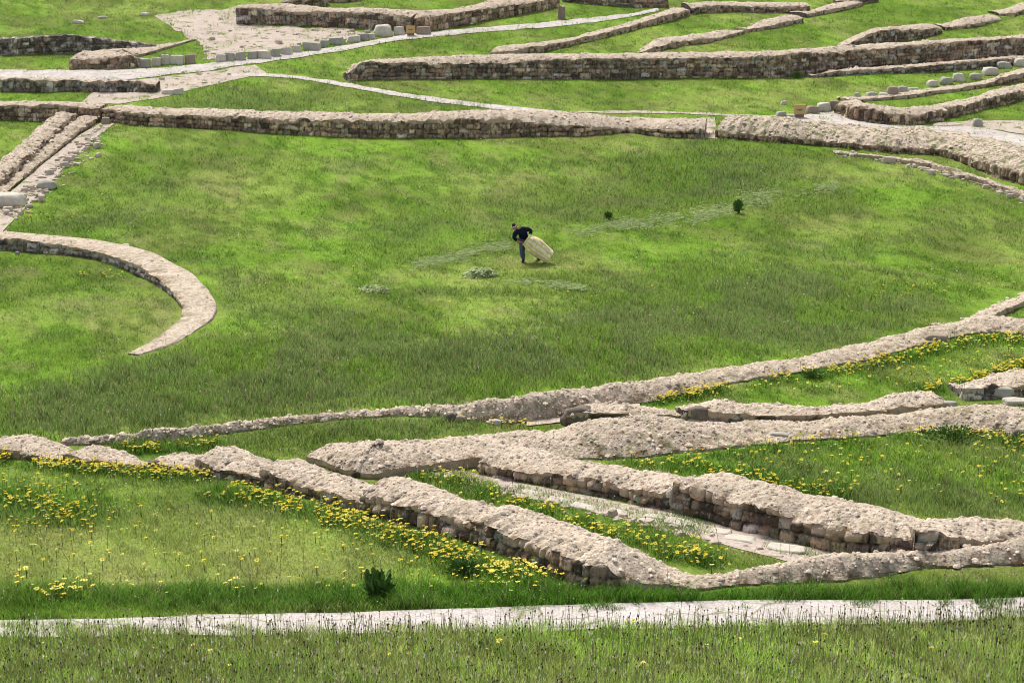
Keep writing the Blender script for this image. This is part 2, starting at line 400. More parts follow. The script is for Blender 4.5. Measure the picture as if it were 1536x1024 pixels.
    # ---- capping: from the lip over to the far edge, then down behind; closed at the two ends by collapsing
    nc = max(8, int(np.mean(Tt) / du) + 2); C = np.linspace(0, 1, nc)
    prof = C * C * (3 - 2 * C) * 0.6 + C * 0.4
    lx, ly_, lz = fx[:, -1], fy[:, -1], fz[:, -1]
    bx = X + nr[:, 0] * Tt; by = Y + nr[:, 1] * Tt
    cxx = lx[:, None] + (bx - lx)[:, None] * C; cyy = ly_[:, None] + (by - ly_)[:, None] * C
    czz = lz[:, None] + (zk - lz)[:, None] * np.sin(np.clip(C, 0, 1) * math.pi / 2)[None, :] ** 0.9 + bulge * np.sin(C * math.pi)[None, :]
    amp = lumpy * np.sin(np.clip(C * 3, 0, 1) * math.pi / 2)[None, :]
    nz = 0.15 * (fbm(cxx * 1.5, cyy * 1.5, sd + 11, 4) - 0.5) + 0.045 * (fbm(cxx * 6, cyy * 6, sd + 12, 3) - 0.5) + 0.03 * (vnoise(cxx * 13, cyy * 13, sd + 13) - 0.5)
    czz = czz + nz * amp
    # irregular lumps hanging at the front edge
    fr = np.exp(-C / 0.10)[None, :] * 0.15 * (fbm(UU[:, :1] * 4.6, UU[:, :1] * 0, sd + 15, 4, .6) - 0.42)
    cxx = cxx - nr[:, 0:1] * fr * lumpy; cyy = cyy - nr[:, 1:2] * fr * lumpy
    nd = 5; D = np.linspace(0, 1, nd + 1)[1:]
    gb = ground(bx, by)
    jit = 0.08 * (fbm(u[:, None] * 3, D[None, :] * 3, sd + 20, 2) - 0.5)
    ddx = bx[:, None] + nr[:, 0:1] * (0.10 * D + jit); ddy = by[:, None] + nr[:, 1:2] * (0.10 * D + jit)
    ddz = czz[:, -1:] + (np.minimum(gb - 0.2, czz[:, -1] - .05) - czz[:, -1])[:, None] * D
    AX = np.c_[cxx, ddx]; AY = np.c_[cyy, ddy]; AZ = np.c_[czz, ddz]
    ncol = AX.shape[1]
    edge = np.c_[np.repeat(np.exp(-C / (.40 if soft > .5 else 0.16))[None, :], n, 0), np.ones((n, nd)) * 0.6]
    if not cap: edge = edge * 0 + 1.0
    ms = np.full(AX.shape, moss)
    vv = np.stack([AX, AY, AZ], -1).reshape(-1, 3); ff = grid_faces(n, ncol)
    me = mesh_np('capping', vv - O, ff)
    set_float(me, 'edge', edge.ravel()); set_float(me, 'moss', ms.ravel())
    if cap:
        area = L * float(np.mean(Tt)); npb = int(min(3200, min(1, lumpy) * area * (120 if Ym < 48 else 26))); ii = RNG.integers(1, n - 1, npb); jj2 = (RNG.random(npb) ** .85 * (nc - 1)).astype(int)
        pc = np.stack([AX[ii, jj2], AY[ii, jj2], AZ[ii, jj2]], -1) - O; pc[:, :2] += RNG.normal(0, du * .7, (npb, 2))
        ps = RNG.gamma(1.7, .010 if Ym < 48 else .015, npb) + (.010 if Ym < 48 else .02)
        bigp = RNG.random(npb) < .035; ps[bigp] = RNG.uniform(.05, .10, bigp.sum()) * (1 if Ym < 48 else 1.4)
        rock = np.array([(1, 0, -.2), (.35, .95, -.2), (-.8, .6, -.2), (-.85, -.55, -.2), (.3, -.95, -.2), (.55, .35, .5), (-.35, .45, .55), (-.25, -.5, .5), (.4, -.35, .6)])
        rf = np.array([(0, 1, 5), (1, 6, 5), (1, 2, 6), (2, 3, 6), (3, 7, 6), (3, 4, 7), (4, 8, 7), (4, 0, 8), (0, 5, 8), (5, 6, 8), (6, 7, 8)])
        an = RNG.random(npb) * 6.28; ca, sa = np.cos(an), np.sin(an); sx = RNG.uniform(.7, 1.4, npb)
        rx = rock[None, :, 0] * sx[:, None]; ry = np.repeat(rock[None, :, 1], npb, 0)
        pv = np.stack([rx * ca[:, None] - ry * sa[:, None], rx * sa[:, None] + ry * ca[:, None], np.repeat(rock[None, :, 2], npb, 0) * RNG.uniform(.5, 1.1, (npb, 1))], -1) * ps[:, None, None] + pc[:, None, :]
        nv0 = len(vv); rfa = (rf[None] + (np.arange(npb) * 9)[:, None, None]).reshape(-1, 3)
        bpy.data.meshes.remove(me)
        tri = np.concatenate([ff[:, [0, 1, 2]], ff[:, [0, 2, 3]], rfa + nv0])
        me = mesh_np('capping', np.concatenate([vv - O, pv.reshape(-1, 3)]), tri)
        set_float(me, 'edge', np.r_[edge.ravel(), np.zeros(npb * 9)]); set_float(me, 'moss', np.r_[ms.ravel(), np.zeros(npb * 9)])
        set_float(me, 'pebble', np.r_[np.zeros(len(vv)), np.repeat(RNG.uniform(-.28, .42, npb), 9)])
        link_mesh('capping', me, MAT['cap'], root)
    else:
        set_col(me, 'stone', np.repeat(col.reshape(n, nv, 3)[:, -1:, :], ncol, 1).reshape(-1, 3)); set_float(me, 'joint', np.full(n * ncol, .15)); set_float(me, 'capmix', np.zeros(n * ncol))
        link_mesh('wall_top', me, MAT['stone'], root)
    # ---- the two broken ends: a stone patch from the face foot over to the back
    for k in (0, -1):
        ring_t = np.stack([AX[k, :nc], AY[k, :nc], AZ[k, :nc]], -1)
        lowz = np.linspace(zb[k] - .2, gb[k] - .2, nc); m_ = 8
        R = []
        for q in np.linspace(0, 1, m_):
            p = ring_t.copy(); p[:, 2] = ring_t[:, 2] + (lowz - ring_t[:, 2]) * q
            sgn = -1 if k == 0 else 1
            jj = 0.10 * (fbm(np.arange(nc) * du * 5, np.full(nc, q * 6.0), sd + 40 + k, 2) - 0.3) * np.sin(np.linspace(0, math.pi, nc)) * (0.2 + 0.8 * min(1, q * 3))
            p[:, 0] += sgn * tg[k, 0] * jj; p[:, 1] += sgn * tg[k, 1] * jj; R.append(p)
        R = np.array(R).transpose(1, 0, 2).reshape(-1, 3)
        fc = grid_faces(nc, m_)
        me = mesh_np('end_stones', R - O, fc)
        cc = palc[RNG.integers(0, len(palc), 1)][0]
        g = (fbm(R[:, 0] * 3 + R[:, 1] * 3, R[:, 2] * 4, sd + 50, 2))[:, None]
        set_col(me, 'stone', np.clip(cc * (0.5 + g), 0, 1)); set_float(me, 'joint', (g[:, 0] < .36) * 0.8); set_float(me, 'capmix', np.zeros(len(R)))
        link_mesh('end_stones', me, MAT['stone'], root)
    for s in np.linspace(-0.02, 1, 24): splat(solid, X + nr[:, 0] * Tt * s, Y + nr[:, 1] * Tt * s)
    return root

exec_walls = []
# ---------- far walls
wall('rubble wall without capping at the far left, above the pale path', [(0, 83), (70, 80), (150, 80), (195, 77), (236, 73)],
     [(0, 60), (40, 58), (80, 54), (110, 54), (150, 59), (190, 63), (236, 69)], [(0, 58), (80, 53), (110, 53), (150, 57), (236, 68)], T=0.8, pal='grey', cap=False, sw=(.25, .6), sh=(.18, .34), rough=1.5)
wall('low capped wall end with brown stones beside the kerb blocks and far left path', [(103, 104), (150, 104), (198, 103), (208, 101)], [(103, 91), (120, 90), (160, 87), (200, 84), (208, 88)],
     [(103, 86), (115, 80), (125, 77), (200, 73), (210, 72)], T=2.6, pal='tan', sw=(.3, .7), sh=(.22, .4))
wall('low earthen wall ridge running back from the brown stones to the gravel yard', [(200, 88), (230, 80), (262, 70), (292, 61)], [(200, 84), (230, 77), (262, 67), (292, 59)], [(196, 73), (230, 69), (262, 63), (285, 57)], T=1.6, pal='tan')
wall('far stone wall with pale capping behind the gravel yard', [(354, 37), (420, 38), (480, 40), (540, 43), (618, 47)], [(354, 12), (380, 13), (420, 17), (470, 18), (512, 18), (560, 20), (620, 26)],
     [(354, 10), (380, 7), (430, 6), (480, 11), (520, 13), (570, 13), (630, 17)], T=1.6, pal='brown', sw=(.35, .8), sh=(.25, .42))
wall('far stone wall of squared tan blocks climbing right from the corner', [(621, 47), (650, 47), (690, 39), (740, 29), (790, 21), (840, 11)], [(621, 27), (640, 26), (680, 21), (720, 14), (780, 7), (840, -2)],
     [(625, 17), (680, 14), (710, 8), (740, 0), (840, -8)], T=1.6, pal='tan', sw=(.35, .7), sh=(.28, .42), capo=.1)
wall('stub of dark wall inside the far enclosure at the top edge', [(421, 8), (450, 9), (488, 10)], [(421, 5), (440, 0), (488, -4)], [(421, 0), (488, -8)], T=1.2)
wall('low stone wall on the top edge left of the stump path', [(492, 4), (520, 4), (545, 1)], [(492, 0), (545, -3)], [(492, -4), (545, -6)], T=1.0)
wall('stone wall at the top edge right of the wooden stump', [(842, 3), (900, 8), (960, 12), (1003, 12)], [(842, -4), (900, -3), (960, -1), (1003, 0)], [(842, -9), (1003, -6)], T=1.2, pal='brown', capo=.1, sw=(.3, .7))
wall('long capped wall running back diagonally to the top from the main far wall', [(735, 84), (800, 82), (855, 69), (905, 57), (960, 43), (1010, 31), (1035, 23)], [(735, 80), (780, 74), (850, 62), (905, 50), (960, 34), (1000, 23), (1035, 15)],
     [(700, 81), (730, 71), (800, 65), (860, 57), (890, 47), (930, 38), (980, 22), (1010, 12), (1035, 6)], T=1.5, pal='tan', capo=.4)
wall('level stone wall near the top edge right of centre', [(1036, 22), (1060, 20), (1100, 18), (1150, 20), (1215, 21)], [(1036, 13), (1060, 9), (1100, 9), (1150, 11), (1215, 10)], [(1036, 5), (1060, 3), (1150, 4), (1215, 5)], T=1.5)
wall('dark stub of wall at the top edge above the thin pale track', [(1252, 8), (1280, 8), (1318, 3)], [(1252, 2), (1318, -5)], [(1252, -2), (1318, -8)], T=1.2)
wall('lowest stepped length of the broken diagonal wall standing in grass', [(962, 82), (985, 78), (1024, 69), (1057, 66), (1116, 51)], [(962, 78), (985, 70), (1024, 62), (1074, 57), (1116, 47)], [(950, 80), (985, 58), (1000, 56), (1024, 54), (1074, 47), (1114, 44)], T=1.4, pal='tan', capo=.3)
wall('middle stepped length of the broken diagonal wall', [(1119, 49), (1157, 44), (1204, 34)], [(1119, 45), (1157, 38), (1204, 28)], [(1117, 42), (1144, 30), (1178, 23), (1206, 22)], T=1.5, pal='tan', capo=.3)
wall('uppermost stepped length of the broken diagonal wall', [(1209, 27), (1258, 18), (1294, 9)], [(1209, 22), (1258, 12), (1294, 4)], [(1206, 18), (1241, 7), (1271, 1), (1298, 0)], T=1.5, pal='tan', capo=.3)
wall('long main far wall of dark stones with straight pale capping', [(520, 122), (560, 119), (640, 119), (700, 118), (768, 118), (850, 119), (930, 119), (1024, 117), (1100, 117), (1150, 117), (1213, 114), (1260, 107), (1330, 101), (1400, 98), (1536, 86), (1600, 80)],
     [(520, 112), (530, 104), (540, 95), (550, 93), (600, 94), (700, 96), (760, 95), (800, 91), (900, 89), (1024, 87), (1100, 86), (1160, 84), (1200, 79), (1240, 80), (1300, 75), (1330, 72), (1400, 66), (1470, 61), (1536, 57), (1600, 52)],
     [(520, 110), (545, 91), (620, 87), (700, 83), (780, 81), (900, 81), (1024, 79), (1100, 78), (1180, 76), (1240, 71), (1330, 65), (1420, 60), (1536, 53), (1600, 48)], T=1.5, pal='brown', sw=(.25, .65), sh=(.2, .36), rough=1.2, capo=.18)
wall('low stone footing along the foot of the main far wall', [(1215, 117), (1260, 114), (1320, 111), (1400, 109), (1470, 103), (1536, 97), (1600, 92)], [(1215, 114), (1260, 106), (1330, 103), (1400, 98), (1480, 91), (1536, 87), (1600, 82)],
     [(1215, 113), (1260, 104), (1330, 100), (1400, 95), (1480, 88), (1536, 84), (1600, 80)], T=0.7, pal='grey', capo=.2)
wall('curving capped wall behind the right half of the main far wall', [(1262, 73), (1285, 69), (1310, 66), (1345, 63), (1380, 58), (1413, 50)], [(1262, 70), (1285, 60), (1308, 50), (1325, 46), (1380, 44), (1413, 43)], [(1250, 70), (1290, 50), (1310, 43), (1330, 42), (1380, 36), (1413, 38)], T=1.3, pal='brown', capo=.25)
wall('lower capped length of wall on the right beyond the curving wall', [(1416, 46), (1460, 42), (1503, 31)], [(1416, 42), (1460, 36), (1503, 29)], [(1413, 37), (1440, 28), (1480, 22), (1504, 25)], T=1.4, pal='tan', capo=.3)
wall('last capped stub of wall at the upper right corner of the view', [(1498, 24), (1520, 25), (1560, 15)], [(1498, 21), (1520, 20), (1560, 9)], [(1498, 17), (1536, 3), (1560, -2)], T=1.5, pal='tan', capo=.3)
# ---------- right enclosure
wall('front wall of the right enclosure with ragged brown face', [(1256, 170), (1275, 178), (1291, 182), (1335, 187), (1368, 188), (1400, 182), (1450, 169), (1500, 158), (1536, 146), (1580, 134)],
     [(1256, 156), (1290, 161), (1340, 170), (1368, 174), (1400, 167), (1440, 158), (1470, 150), (1500, 143), (1536, 134), (1580, 122)],
     [(1250, 152), (1280, 148), (1300, 156), (1350, 163), (1400, 158), (1440, 150), (1465, 145), (1480, 138), (1536, 125), (1580, 112)], T=1.1, pal='tan', sw=(.16, .4), sh=(.3, .6), rough=1.6, lipn=.08, capo=.15, moss=.3, corner=2)
wall('upper wall of the right enclosure beside the loose boulders', [(1272, 156), (1300, 152), (1360, 148), (1400, 142), (1450, 136), (1490, 129), (1536, 121), (1580, 112)], [(1272, 150), (1300, 149), (1360, 143), (1400, 137), (1440, 132), (1490, 123), (1500, 116), (1536, 109), (1580, 98)],
     [(1280, 147), (1330, 143), (1360, 137), (1440, 128), (1490, 119), (1500, 112), (1536, 102), (1580, 90)], T=1.1, pal='tan', capo=.3)
wall('short brown stone face below the pale path at the far left', [(0, 138), (60, 138), (100, 137), (150, 138), (200, 138), (236, 139)], [(0, 119), (60, 120), (100, 122), (160, 122), (210, 123), (236, 128)], [(0, 117), (100, 119), (236, 122)], T=1.0, pal='grey', sw=(.25, .55), sh=(.2, .38), rough=1.4)
# ---------- main middle wall
wall('left arm of the middle terrace wall above the two sloping walls', [(-40, 178), (0, 179), (60, 182), (100, 181), (152, 182)], [(-40, 160), (0, 160), (80, 158), (120, 160), (152, 163)], [(-40, 154), (0, 153), (100, 152), (130, 155), (152, 156)], T=1.3, pal='tan', sw=(.25, .55), sh=(.2, .36))
wall('middle terrace wall of small stones above the mown slope', [(154, 181), (200, 187), (260, 191), (340, 195), (430, 201), (512, 205), (612, 207), (700, 207), (780, 205), (850, 204), (900, 202), (945, 199), (1000, 206), (1058, 208)],
     [(154, 164), (220, 170), (260, 173), (340, 175), (430, 180), (512, 180), (612, 182), (692, 179), (762, 179), (812, 184), (879, 190), (929, 193), (979, 193), (1058, 196)],
     [(154, 156), (180, 157), (250, 162), (350, 165), (430, 168), (512, 169), (570, 171), (640, 169), (700, 166), (760, 165), (800, 166), (880, 170), (920, 175), (1000, 178), (1060, 178)], T=1.6, pal='tan', sw=(.25, .55), sh=(.2, .36), rough=1.4, capo=.20, maxrise=.8)
wall('right half of the terrace wall with a broad eroded capping', [(1074, 206), (1130, 211), (1200, 216), (1260, 221), (1330, 228), (1370, 231), (1400, 231), (1430, 239), (1470, 255), (1510, 270), (1545, 279), (1590, 292)],
     [(1074, 196), (1120, 201), (1200, 207), (1260, 213), (1300, 216), (1350, 222), (1400, 221), (1440, 231), (1480, 244), (1520, 257), (1545, 265), (1590, 277)],
     [(1074, 178), (1100, 173), (1130, 173), (1200, 178), (1256, 186), (1330, 191), (1400, 193), (1450, 201), (1500, 210), (1545, 221), (1590, 232)], T=[1.7, 2.2, 2.6, 2.6], pal='tan', sw=(.16, .34), sh=(.3, .5), rough=1.8, lipn=.10, capo=.10, moss=.8, maxrise=1.3, lumpy=1.3)
wall('low broken stone edging in the grass below the eroded terrace wall', [(1250, 231), (1320, 239), (1350, 245), (1395, 252), (1440, 267), (1480, 278), (1545, 302)], [(1250, 229), (1320, 235), (1350, 240), (1395, 246), (1440, 261), (1480, 272), (1545, 295)], [(1250, 228), (1350, 237), (1395, 243), (1440, 257), (1545, 290)], T=0.7, pal='tan', capo=.3, moss=.7, lumpy=1.6, lipn=.12)
# ---------- two walls descending at the left
wall('upper of the two sloping walls running down at the left', None, manual=[(-45, 322, .45, .95, .05), (0, 284, .45, .95, .05), (40, 249, .45, .95, .05), (70, 222, .45, .95, .05), (95, 200, .5, .95, .05), (113, 186, .55, .85, .05)], pal='tan', capo=.2, lumpy=1.7, lipn=.14, rough=1.5, moss=.4)
wall('lower of the two sloping walls beside the scree at the left', None, manual=[(-45, 342, .14, 1.05, .02), (0, 300, .14, 1.05, .02), (30, 272, .14, 1.05, .02), (62, 246, .17, 1.05, .02), (92, 222, .2, 1.0, .02), (120, 200, .25, .95, .02), (148, 182, .3, .9, .02)], pal='tan', capo=.3, lumpy=1.7, lipn=.14, rough=1.5, moss=.4)
# ---------- curved wall
wall('curved retaining wall with a flat walkway top at the left', None, manual=[(-60, 372, .42, 1.1, .05), (0, 374, .42, 1.1, .05), (60, 379, .40, 1.12, .05), (100, 382, .36, 1.15, .05), (150, 390, .33, 1.22, .04), (190, 403, .33, 1.26, .04), (215, 416, .33, 1.18, .03), (240, 429, .28, 1.2, .03), (262, 447, .22, 1.1, .03), (276, 465, .12, 1.05, .02), (272, 480, .05, 1.0, .03), (257, 493, .04, 0.9, .03), (232, 510, .03, 0.8, .02), (212, 522, .03, .55, .02), (192, 533, .03, .3, 0)],
     pal='grey', sw=(.25, .5), sh=(.14, .24), capo=.16, bulge=.02, corner=5, lumpy=.3, moss=.35)
# ---------- foreground: long far wall
wall('long low earthen wall crossing the whole foreground to the right edge', [(90, 668), (170, 665), (280, 658), (400, 641), (500, 630), (600, 623), (667, 626), (710, 632), (751, 634), (800, 632), (860, 621), (905, 612), (960, 605), (1034, 590), (1107, 572), (1184, 562), (1258, 549), (1341, 530), (1391, 515), (1441, 504), (1485, 498), (1545, 503), (1600, 508)],
     [(90, 666), (170, 662), (280, 654), (400, 637), (500, 626), (600, 617), (667, 615), (751, 618), (800, 614), (905, 600), (960, 592), (1034, 578), (1107, 562), (1184, 552), (1258, 538), (1341, 520), (1391, 505), (1441, 493), (1485, 488), (1545, 490), (1600, 492)],
     [(90, 660), (150, 655), (250, 645), (350, 632), (420, 627), (500, 621), (600, 613), (700, 604), (800, 590), (900, 578), (1000, 566), (1100, 549), (1200, 535), (1300, 515), (1350, 500), (1400, 490), (1440, 479), (1475, 474), (1545, 477), (1600, 480)], T=[.16, .22, .34, .62, .95, 1.05, 1.1, 1.05], pal='tan', capo=.55, moss=.45, maxrise=.7)
wall('upper fork of the long earthen wall leaving at the right edge', [(1432, 500), (1475, 485), (1536, 458), (1600, 431)], [(1432, 494), (1475, 477), (1536, 451), (1600, 424)], [(1420, 486), (1440, 478), (1480, 462), (1536, 438), (1600, 408)], T=.9, pal='tan', capo=.4, maxrise=.6)
# second ring wall
wall('wide earthen wall between the two diagonal walls and the right edge', [(770, 694), (842, 688), (900, 688), (947, 687), (994, 682), (1054, 677), (1117, 670), (1167, 664), (1234, 659), (1300, 656), (1358, 649), (1420, 646), (1458, 648), (1518, 656), (1560, 662), (1610, 668)],
     [(770, 692), (842, 670), (900, 670), (947, 668), (994, 664), (1054, 657), (1117, 650), (1167, 645), (1234, 641), (1300, 638), (1358, 630), (1420, 625), (1458, 624), (1518, 634), (1560, 640), (1610, 645)],
     [(770, 668), (842, 641), (900, 628), (960, 621), (1000, 627), (1040, 632), (1180, 632), (1250, 628), (1350, 622), (1400, 613), (1450, 608), (1500, 607), (1545, 613), (1610, 618)], T=[1.3, 1.5, 1.4, 1.05, 1.0, 1.2], pal='tan', capo=.7, moss=.45, maxrise=.9)
wall('short dark boulder ended fragment of wall behind the wide earthen wall', [(846, 637), (885, 634), (930, 630), (975, 627), (1030, 627)], [(846, 621), (860, 617), (885, 618), (930, 619), (975, 621), (1030, 623)], [(846, 616), (860, 611), (900, 604), (950, 607), (1030, 618)], T=1.0, pal='grey', capo=.12, sw=(.5, .9), sh=(.4, .6), rough=1.5)
wall('humped earthen wall with a dark stone pocket at its left end', [(1028, 634), (1062, 633), (1100, 634), (1160, 634), (1230, 632), (1300, 628), (1350, 623), (1400, 613), (1424, 608)], [(1028, 614), (1050, 612), (1062, 614), (1100, 618), (1160, 622), (1230, 621), (1300, 616), (1350, 610), (1424, 605)],
     [(1028, 610), (1050, 604), (1080, 600), (1150, 605), (1220, 609), (1280, 606), (1340, 590), (1380, 586), (1400, 592), (1424, 603)], T=.95, pal='grey', capo=.3, sw=(.4, .8), sh=(.3, .5), maxrise=.7)
wall('capped wall fragment with big grey stones at the right edge', [(1440, 598), (1470, 597), (1520, 594), (1545, 590), (1600, 582)], [(1440, 582), (1470, 580), (1520, 574), (1545, 568), (1600, 560)], [(1440, 576), (1470, 567), (1500, 558), (1545, 550), (1600, 542)], T=1.1, pal='grey', capo=.15, sw=(.5, .9), sh=(.3, .5), rough=1.4)
wall('earthen wall joining the corner to the wide wall, dark stones on its front', [(452, 690), (478, 695), (510, 710), (545, 720), (566, 720), (590, 712), (640, 708), (700, 701), (722, 697), (780, 692), (845, 689)], [(452, 684), (478, 688), (510, 700), (545, 710), (566, 709), (600, 701), (660, 694), (700, 689), (722, 686), (780, 682), (845, 686)],
     [(400, 678), (440, 669), (480, 667), (540, 664), (600, 659), (700, 655), (780, 646), (850, 640), (900, 638)], T=[.9, 1.2, 1.5, 1.5], pal='grey', capo=.35, sw=(.3, .6), sh=(.25, .4), maxrise=.7, corner=11)
# outer diagonal wall, length by length
D = dict(pal='brown', sw=(.14, .36), sh=(.13, .27), rough=1.3)
wall('capped wall lump at the left edge above the yellow flowers', [(-40, 680), (0, 684), (50, 689), (96, 692), (125, 696)], [(-40, 664), (0, 668), (30, 676), (60, 683), (96, 688), (125, 693)], [(-40, 662), (0, 658), (25, 650), (45, 650), (70, 656), (102, 670), (130, 682)], T=1.0, **D)
wall('second capped wall lump from the left, dark at its left end', [(99, 693), (120, 698), (180, 702), (222, 703), (250, 706)], [(99, 677), (120, 686), (180, 693), (222, 698), (250, 703)], [(99, 672), (115, 668), (145, 665), (180, 674), (228, 692), (255, 698)], T=1.0, **D)
wall('smallest capped wall lump with a grey stone at its left', [(223, 701), (240, 705), (280, 710), (320, 714)], [(223, 692), (240, 696), (280, 701), (320, 706)], [(223, 690), (235, 686), (265, 679), (290, 682), (325, 688)], T=.8, **D)
wall('tall rounded capped wall length beside the smallest lump', [(297, 706), (330, 717), (360, 722), (391, 727), (420, 734)], [(297, 682), (330, 699), (360, 709), (391, 714), (420, 724)], [(295, 678), (315, 670), (345, 668), (380, 680), (410, 692), (435, 702)], T=1.0, **D)
wall('capped wall length below the corner with ragged dark face', [(392, 725), (420, 735), (450, 743), (480, 752), (544, 764), (580, 772)], [(392, 701), (430, 720), (480, 735), (544, 752), (580, 764)], [(395, 697), (415, 684), (440, 685), (480, 700), (520, 712), (556, 725), (590, 738)], T=1.0, **D)
wall('dark ended middle length of the outer diagonal wall', [(546, 768), (590, 779), (640, 794), (704, 811), (745, 824)], [(546, 734), (590, 751), (640, 767), (704, 784), (745, 803)], [(545, 722), (570, 715), (600, 714), (640, 725), (680, 740), (745, 760), (780, 775)], T=1.0, **D)
wall('longest length of the outer diagonal wall ending at the low front corner', [(706, 810), (750, 826), (800, 844), (850, 869), (890, 881), (960, 884), (1010, 884), (1050, 883)], [(706, 778), (750, 795), (800, 815), (850, 833), (900, 849), (930, 860), (960, 872), (1010, 876), (1050, 879)], [(705, 768), (735, 757), (760, 755), (800, 767), (850, 785), (900, 802), (950, 822), (1000, 845), (1035, 862), (1060, 866), (1090, 868)], T=1.05, **D)
wall('back length of the inner diagonal wall beside the stone channel', [(720, 709), (760, 719), (800, 724), (850, 734), (900, 742), (950, 752), (1008, 766), (1040, 773)], [(720, 692), (760, 700), (800, 708), (880, 717), (930, 728), (1008, 739), (1040, 748)], [(720, 676), (780, 668), (842, 681), (900, 693), (960, 703), (1030, 716), (1060, 724)], T=1.1, **D)
wall('front length of the inner diagonal wall with tall dark stone face', [(1010, 767), (1060, 777), (1100, 789), (1150, 802), (1200, 813), (1250, 827), (1300, 831), (1361, 835), (1400, 843)], [(1010, 723), (1050, 735), (1090, 749), (1140, 758), (1200, 779), (1250, 788), (1300, 793), (1340, 804), (1361, 809), (1400, 820)], [(1012, 722), (1035, 715), (1065, 709), (1090, 709), (1150, 722), (1200, 735), (1250, 745), (1300, 757), (1350, 768), (1400, 780), (1440, 795)], T=1.1, pal='brown', sw=(.18, .42), sh=(.16, .32), rough=1.3)
wall('square dark cornered wall block at the right edge', [(1364, 838), (1400, 836), (1465, 830), (1545, 826), (1600, 824)], [(1364, 792), (1400, 797), (1440, 803), (1480, 808), (1545, 812), (1600, 812)], [(1364, 788), (1395, 781), (1420, 775), (1445, 772), (1490, 776), (1545, 787), (1600, 792)], T=.9, pal='brown', sw=(.3, .6), sh=(.3, .5), rough=1.3)
wall('low front wall sloping into the grass above the paved path', [(1005, 883), (1050, 884), (1100, 878), (1180, 874), (1250, 870), (1320, 864), (1360, 856), (1400, 851), (1450, 848), (1500, 847), (1545, 845), (1600, 842)], [(1005, 876), (1050, 876), (1100, 870), (1180, 863), (1250, 856), (1320, 850), (1360, 844), (1400, 840), (1450, 837), (1545, 833), (1600, 830)],
     [(1005, 868), (1055, 862), (1100, 855), (1150, 845), (1200, 838), (1240, 832), (1300, 828), (1360, 825), (1430, 822), (1480, 815), (1545, 805), (1600, 800)], T=.42, pal='tan', capo=.6, maxrise=.6)

# ------------------------------------------------------------------ paths and bare ground: sheets just above the turf
def strip(name, up, lo, mat, lift, grid, jit=0.05):
    a = np.asarray(up, float); b = np.asarray(lo, float)
    A = cast(*resample(a, 80)[0].T); B = cast(*resample(b, 80)[0].T)
    Lm = max(np.linalg.norm(np.diff(A[:, :2], axis=0), axis=1).sum(), np.linalg.norm(np.diff(B[:, :2], axis=0), axis=1).sum())
    W = np.linalg.norm(A[:, :2] - B[:, :2], axis=1).max(); Ym = A[:, 1].mean()
    d = max(0.10, Ym * 0.0022); n = max(10, int(Lm / d)); m = max(4, int(W / d))
    A = resample(A, n)[0]; B = resample(B, n)[0]
    jit = jit * 1.1; q = max(.8, 34.0 / Ym)
    jA = jit * (fbm(np.arange(n) * d * q, np.zeros(n), 71, 5, .65) - 0.5) * 3; jB = jit * (fbm(np.arange(n) * d * q, np.zeros(n) + 9, 72, 5, .65) - 0.5) * 3
    A[:, 1] += jA; B[:, 1] += jB
    t = np.linspace(0, 1, m)[None, :, None]
    P = A[:, None, :2] * (1 - t) + B[:, None, :2] * t
    Z = ground(P[..., 0], P[..., 1]) + lift
    me = mesh_np(name, np.concatenate([P, Z[..., None]], -1).reshape(-1, 3), grid_faces(n, m))
    o = link_mesh(name, me, mat); o['kind'] = 'structure'
    mm = max(6, int(W / 0.06)); nn = max(20, int(Lm / 0.06))
    A2 = resample(A, nn)[0]; B2 = resample(B, nn)[0]
    for s in np.linspace(0, 1, mm): splat(grid, A2[:, 0] * (1 - s) + B2[:, 0] * s, A2[:, 1] * (1 - s) + B2[:, 1] * s)
    return o
strip('paved_path', [(-90, 933), (0, 932), (150, 930), (300, 924), (500, 921), (700, 914), (900, 907), (1050, 903), (1200, 901), (1400, 902), (1536, 898), (1640, 896)],
      [(-90, 958), (0, 957), (100, 957), (250, 953), (400, 956), (500, 953), (600, 950), (750, 949), (900, 945), (1000, 945), (1080, 942), (1240, 938), (1380, 937), (1536, 927), (1640, 925)], MAT['path'], .03, trod, .022)
strip('footpath', [(-80, 104), (0, 105), (60, 106), (160, 106), (240, 103), (300, 97), (360, 88), (440, 80), (520, 69), (600, 54), (660, 47), (720, 42), (800, 36), (880, 28), (940, 22), (985, 13)],
      [(-80, 118), (0, 118), (100, 120), (200, 120), (260, 112), (310, 107), (360, 99), (440, 88), (520, 76), (600, 61), (680, 53), (760, 46), (830, 41), (900, 33), (960, 24), (990, 16)], MAT['path'], .035, trod, .2)
strip('footpath', [(340, 111), (400, 111), (450, 115), (512, 124), (600, 140), (700, 153), (790, 163), (850, 168)], [(340, 116), (400, 115), (450, 119), (512, 130), (600, 146), (700, 160), (780, 168), (850, 173)], MAT['path'], .035, trod, .15)
strip('footpath', [(860, 168), (940, 167), (1010, 168), (1100, 172), (1180, 177)], [(860, 170), (940, 170), (1010, 171), (1100, 175), (1180, 181)], MAT['dirt'], .03, dirtm, .2)
strip('footpath', [(1176, 178), (1215, 172), (1256, 167), (1300, 186), (1390, 190), (1450, 190), (1490, 196), (1536, 204), (1610, 214)], [(1176, 183), (1215, 184), (1256, 190), (1300, 193), (1390, 196), (1450, 204), (1490, 212), (1545, 224), (1610, 236)], MAT['path'], .035, trod, .1)
strip('footpath', [(1054, 178), (1072, 177)], [(1046, 209), (1076, 209)], MAT['dirt'], .03, trod, .1)
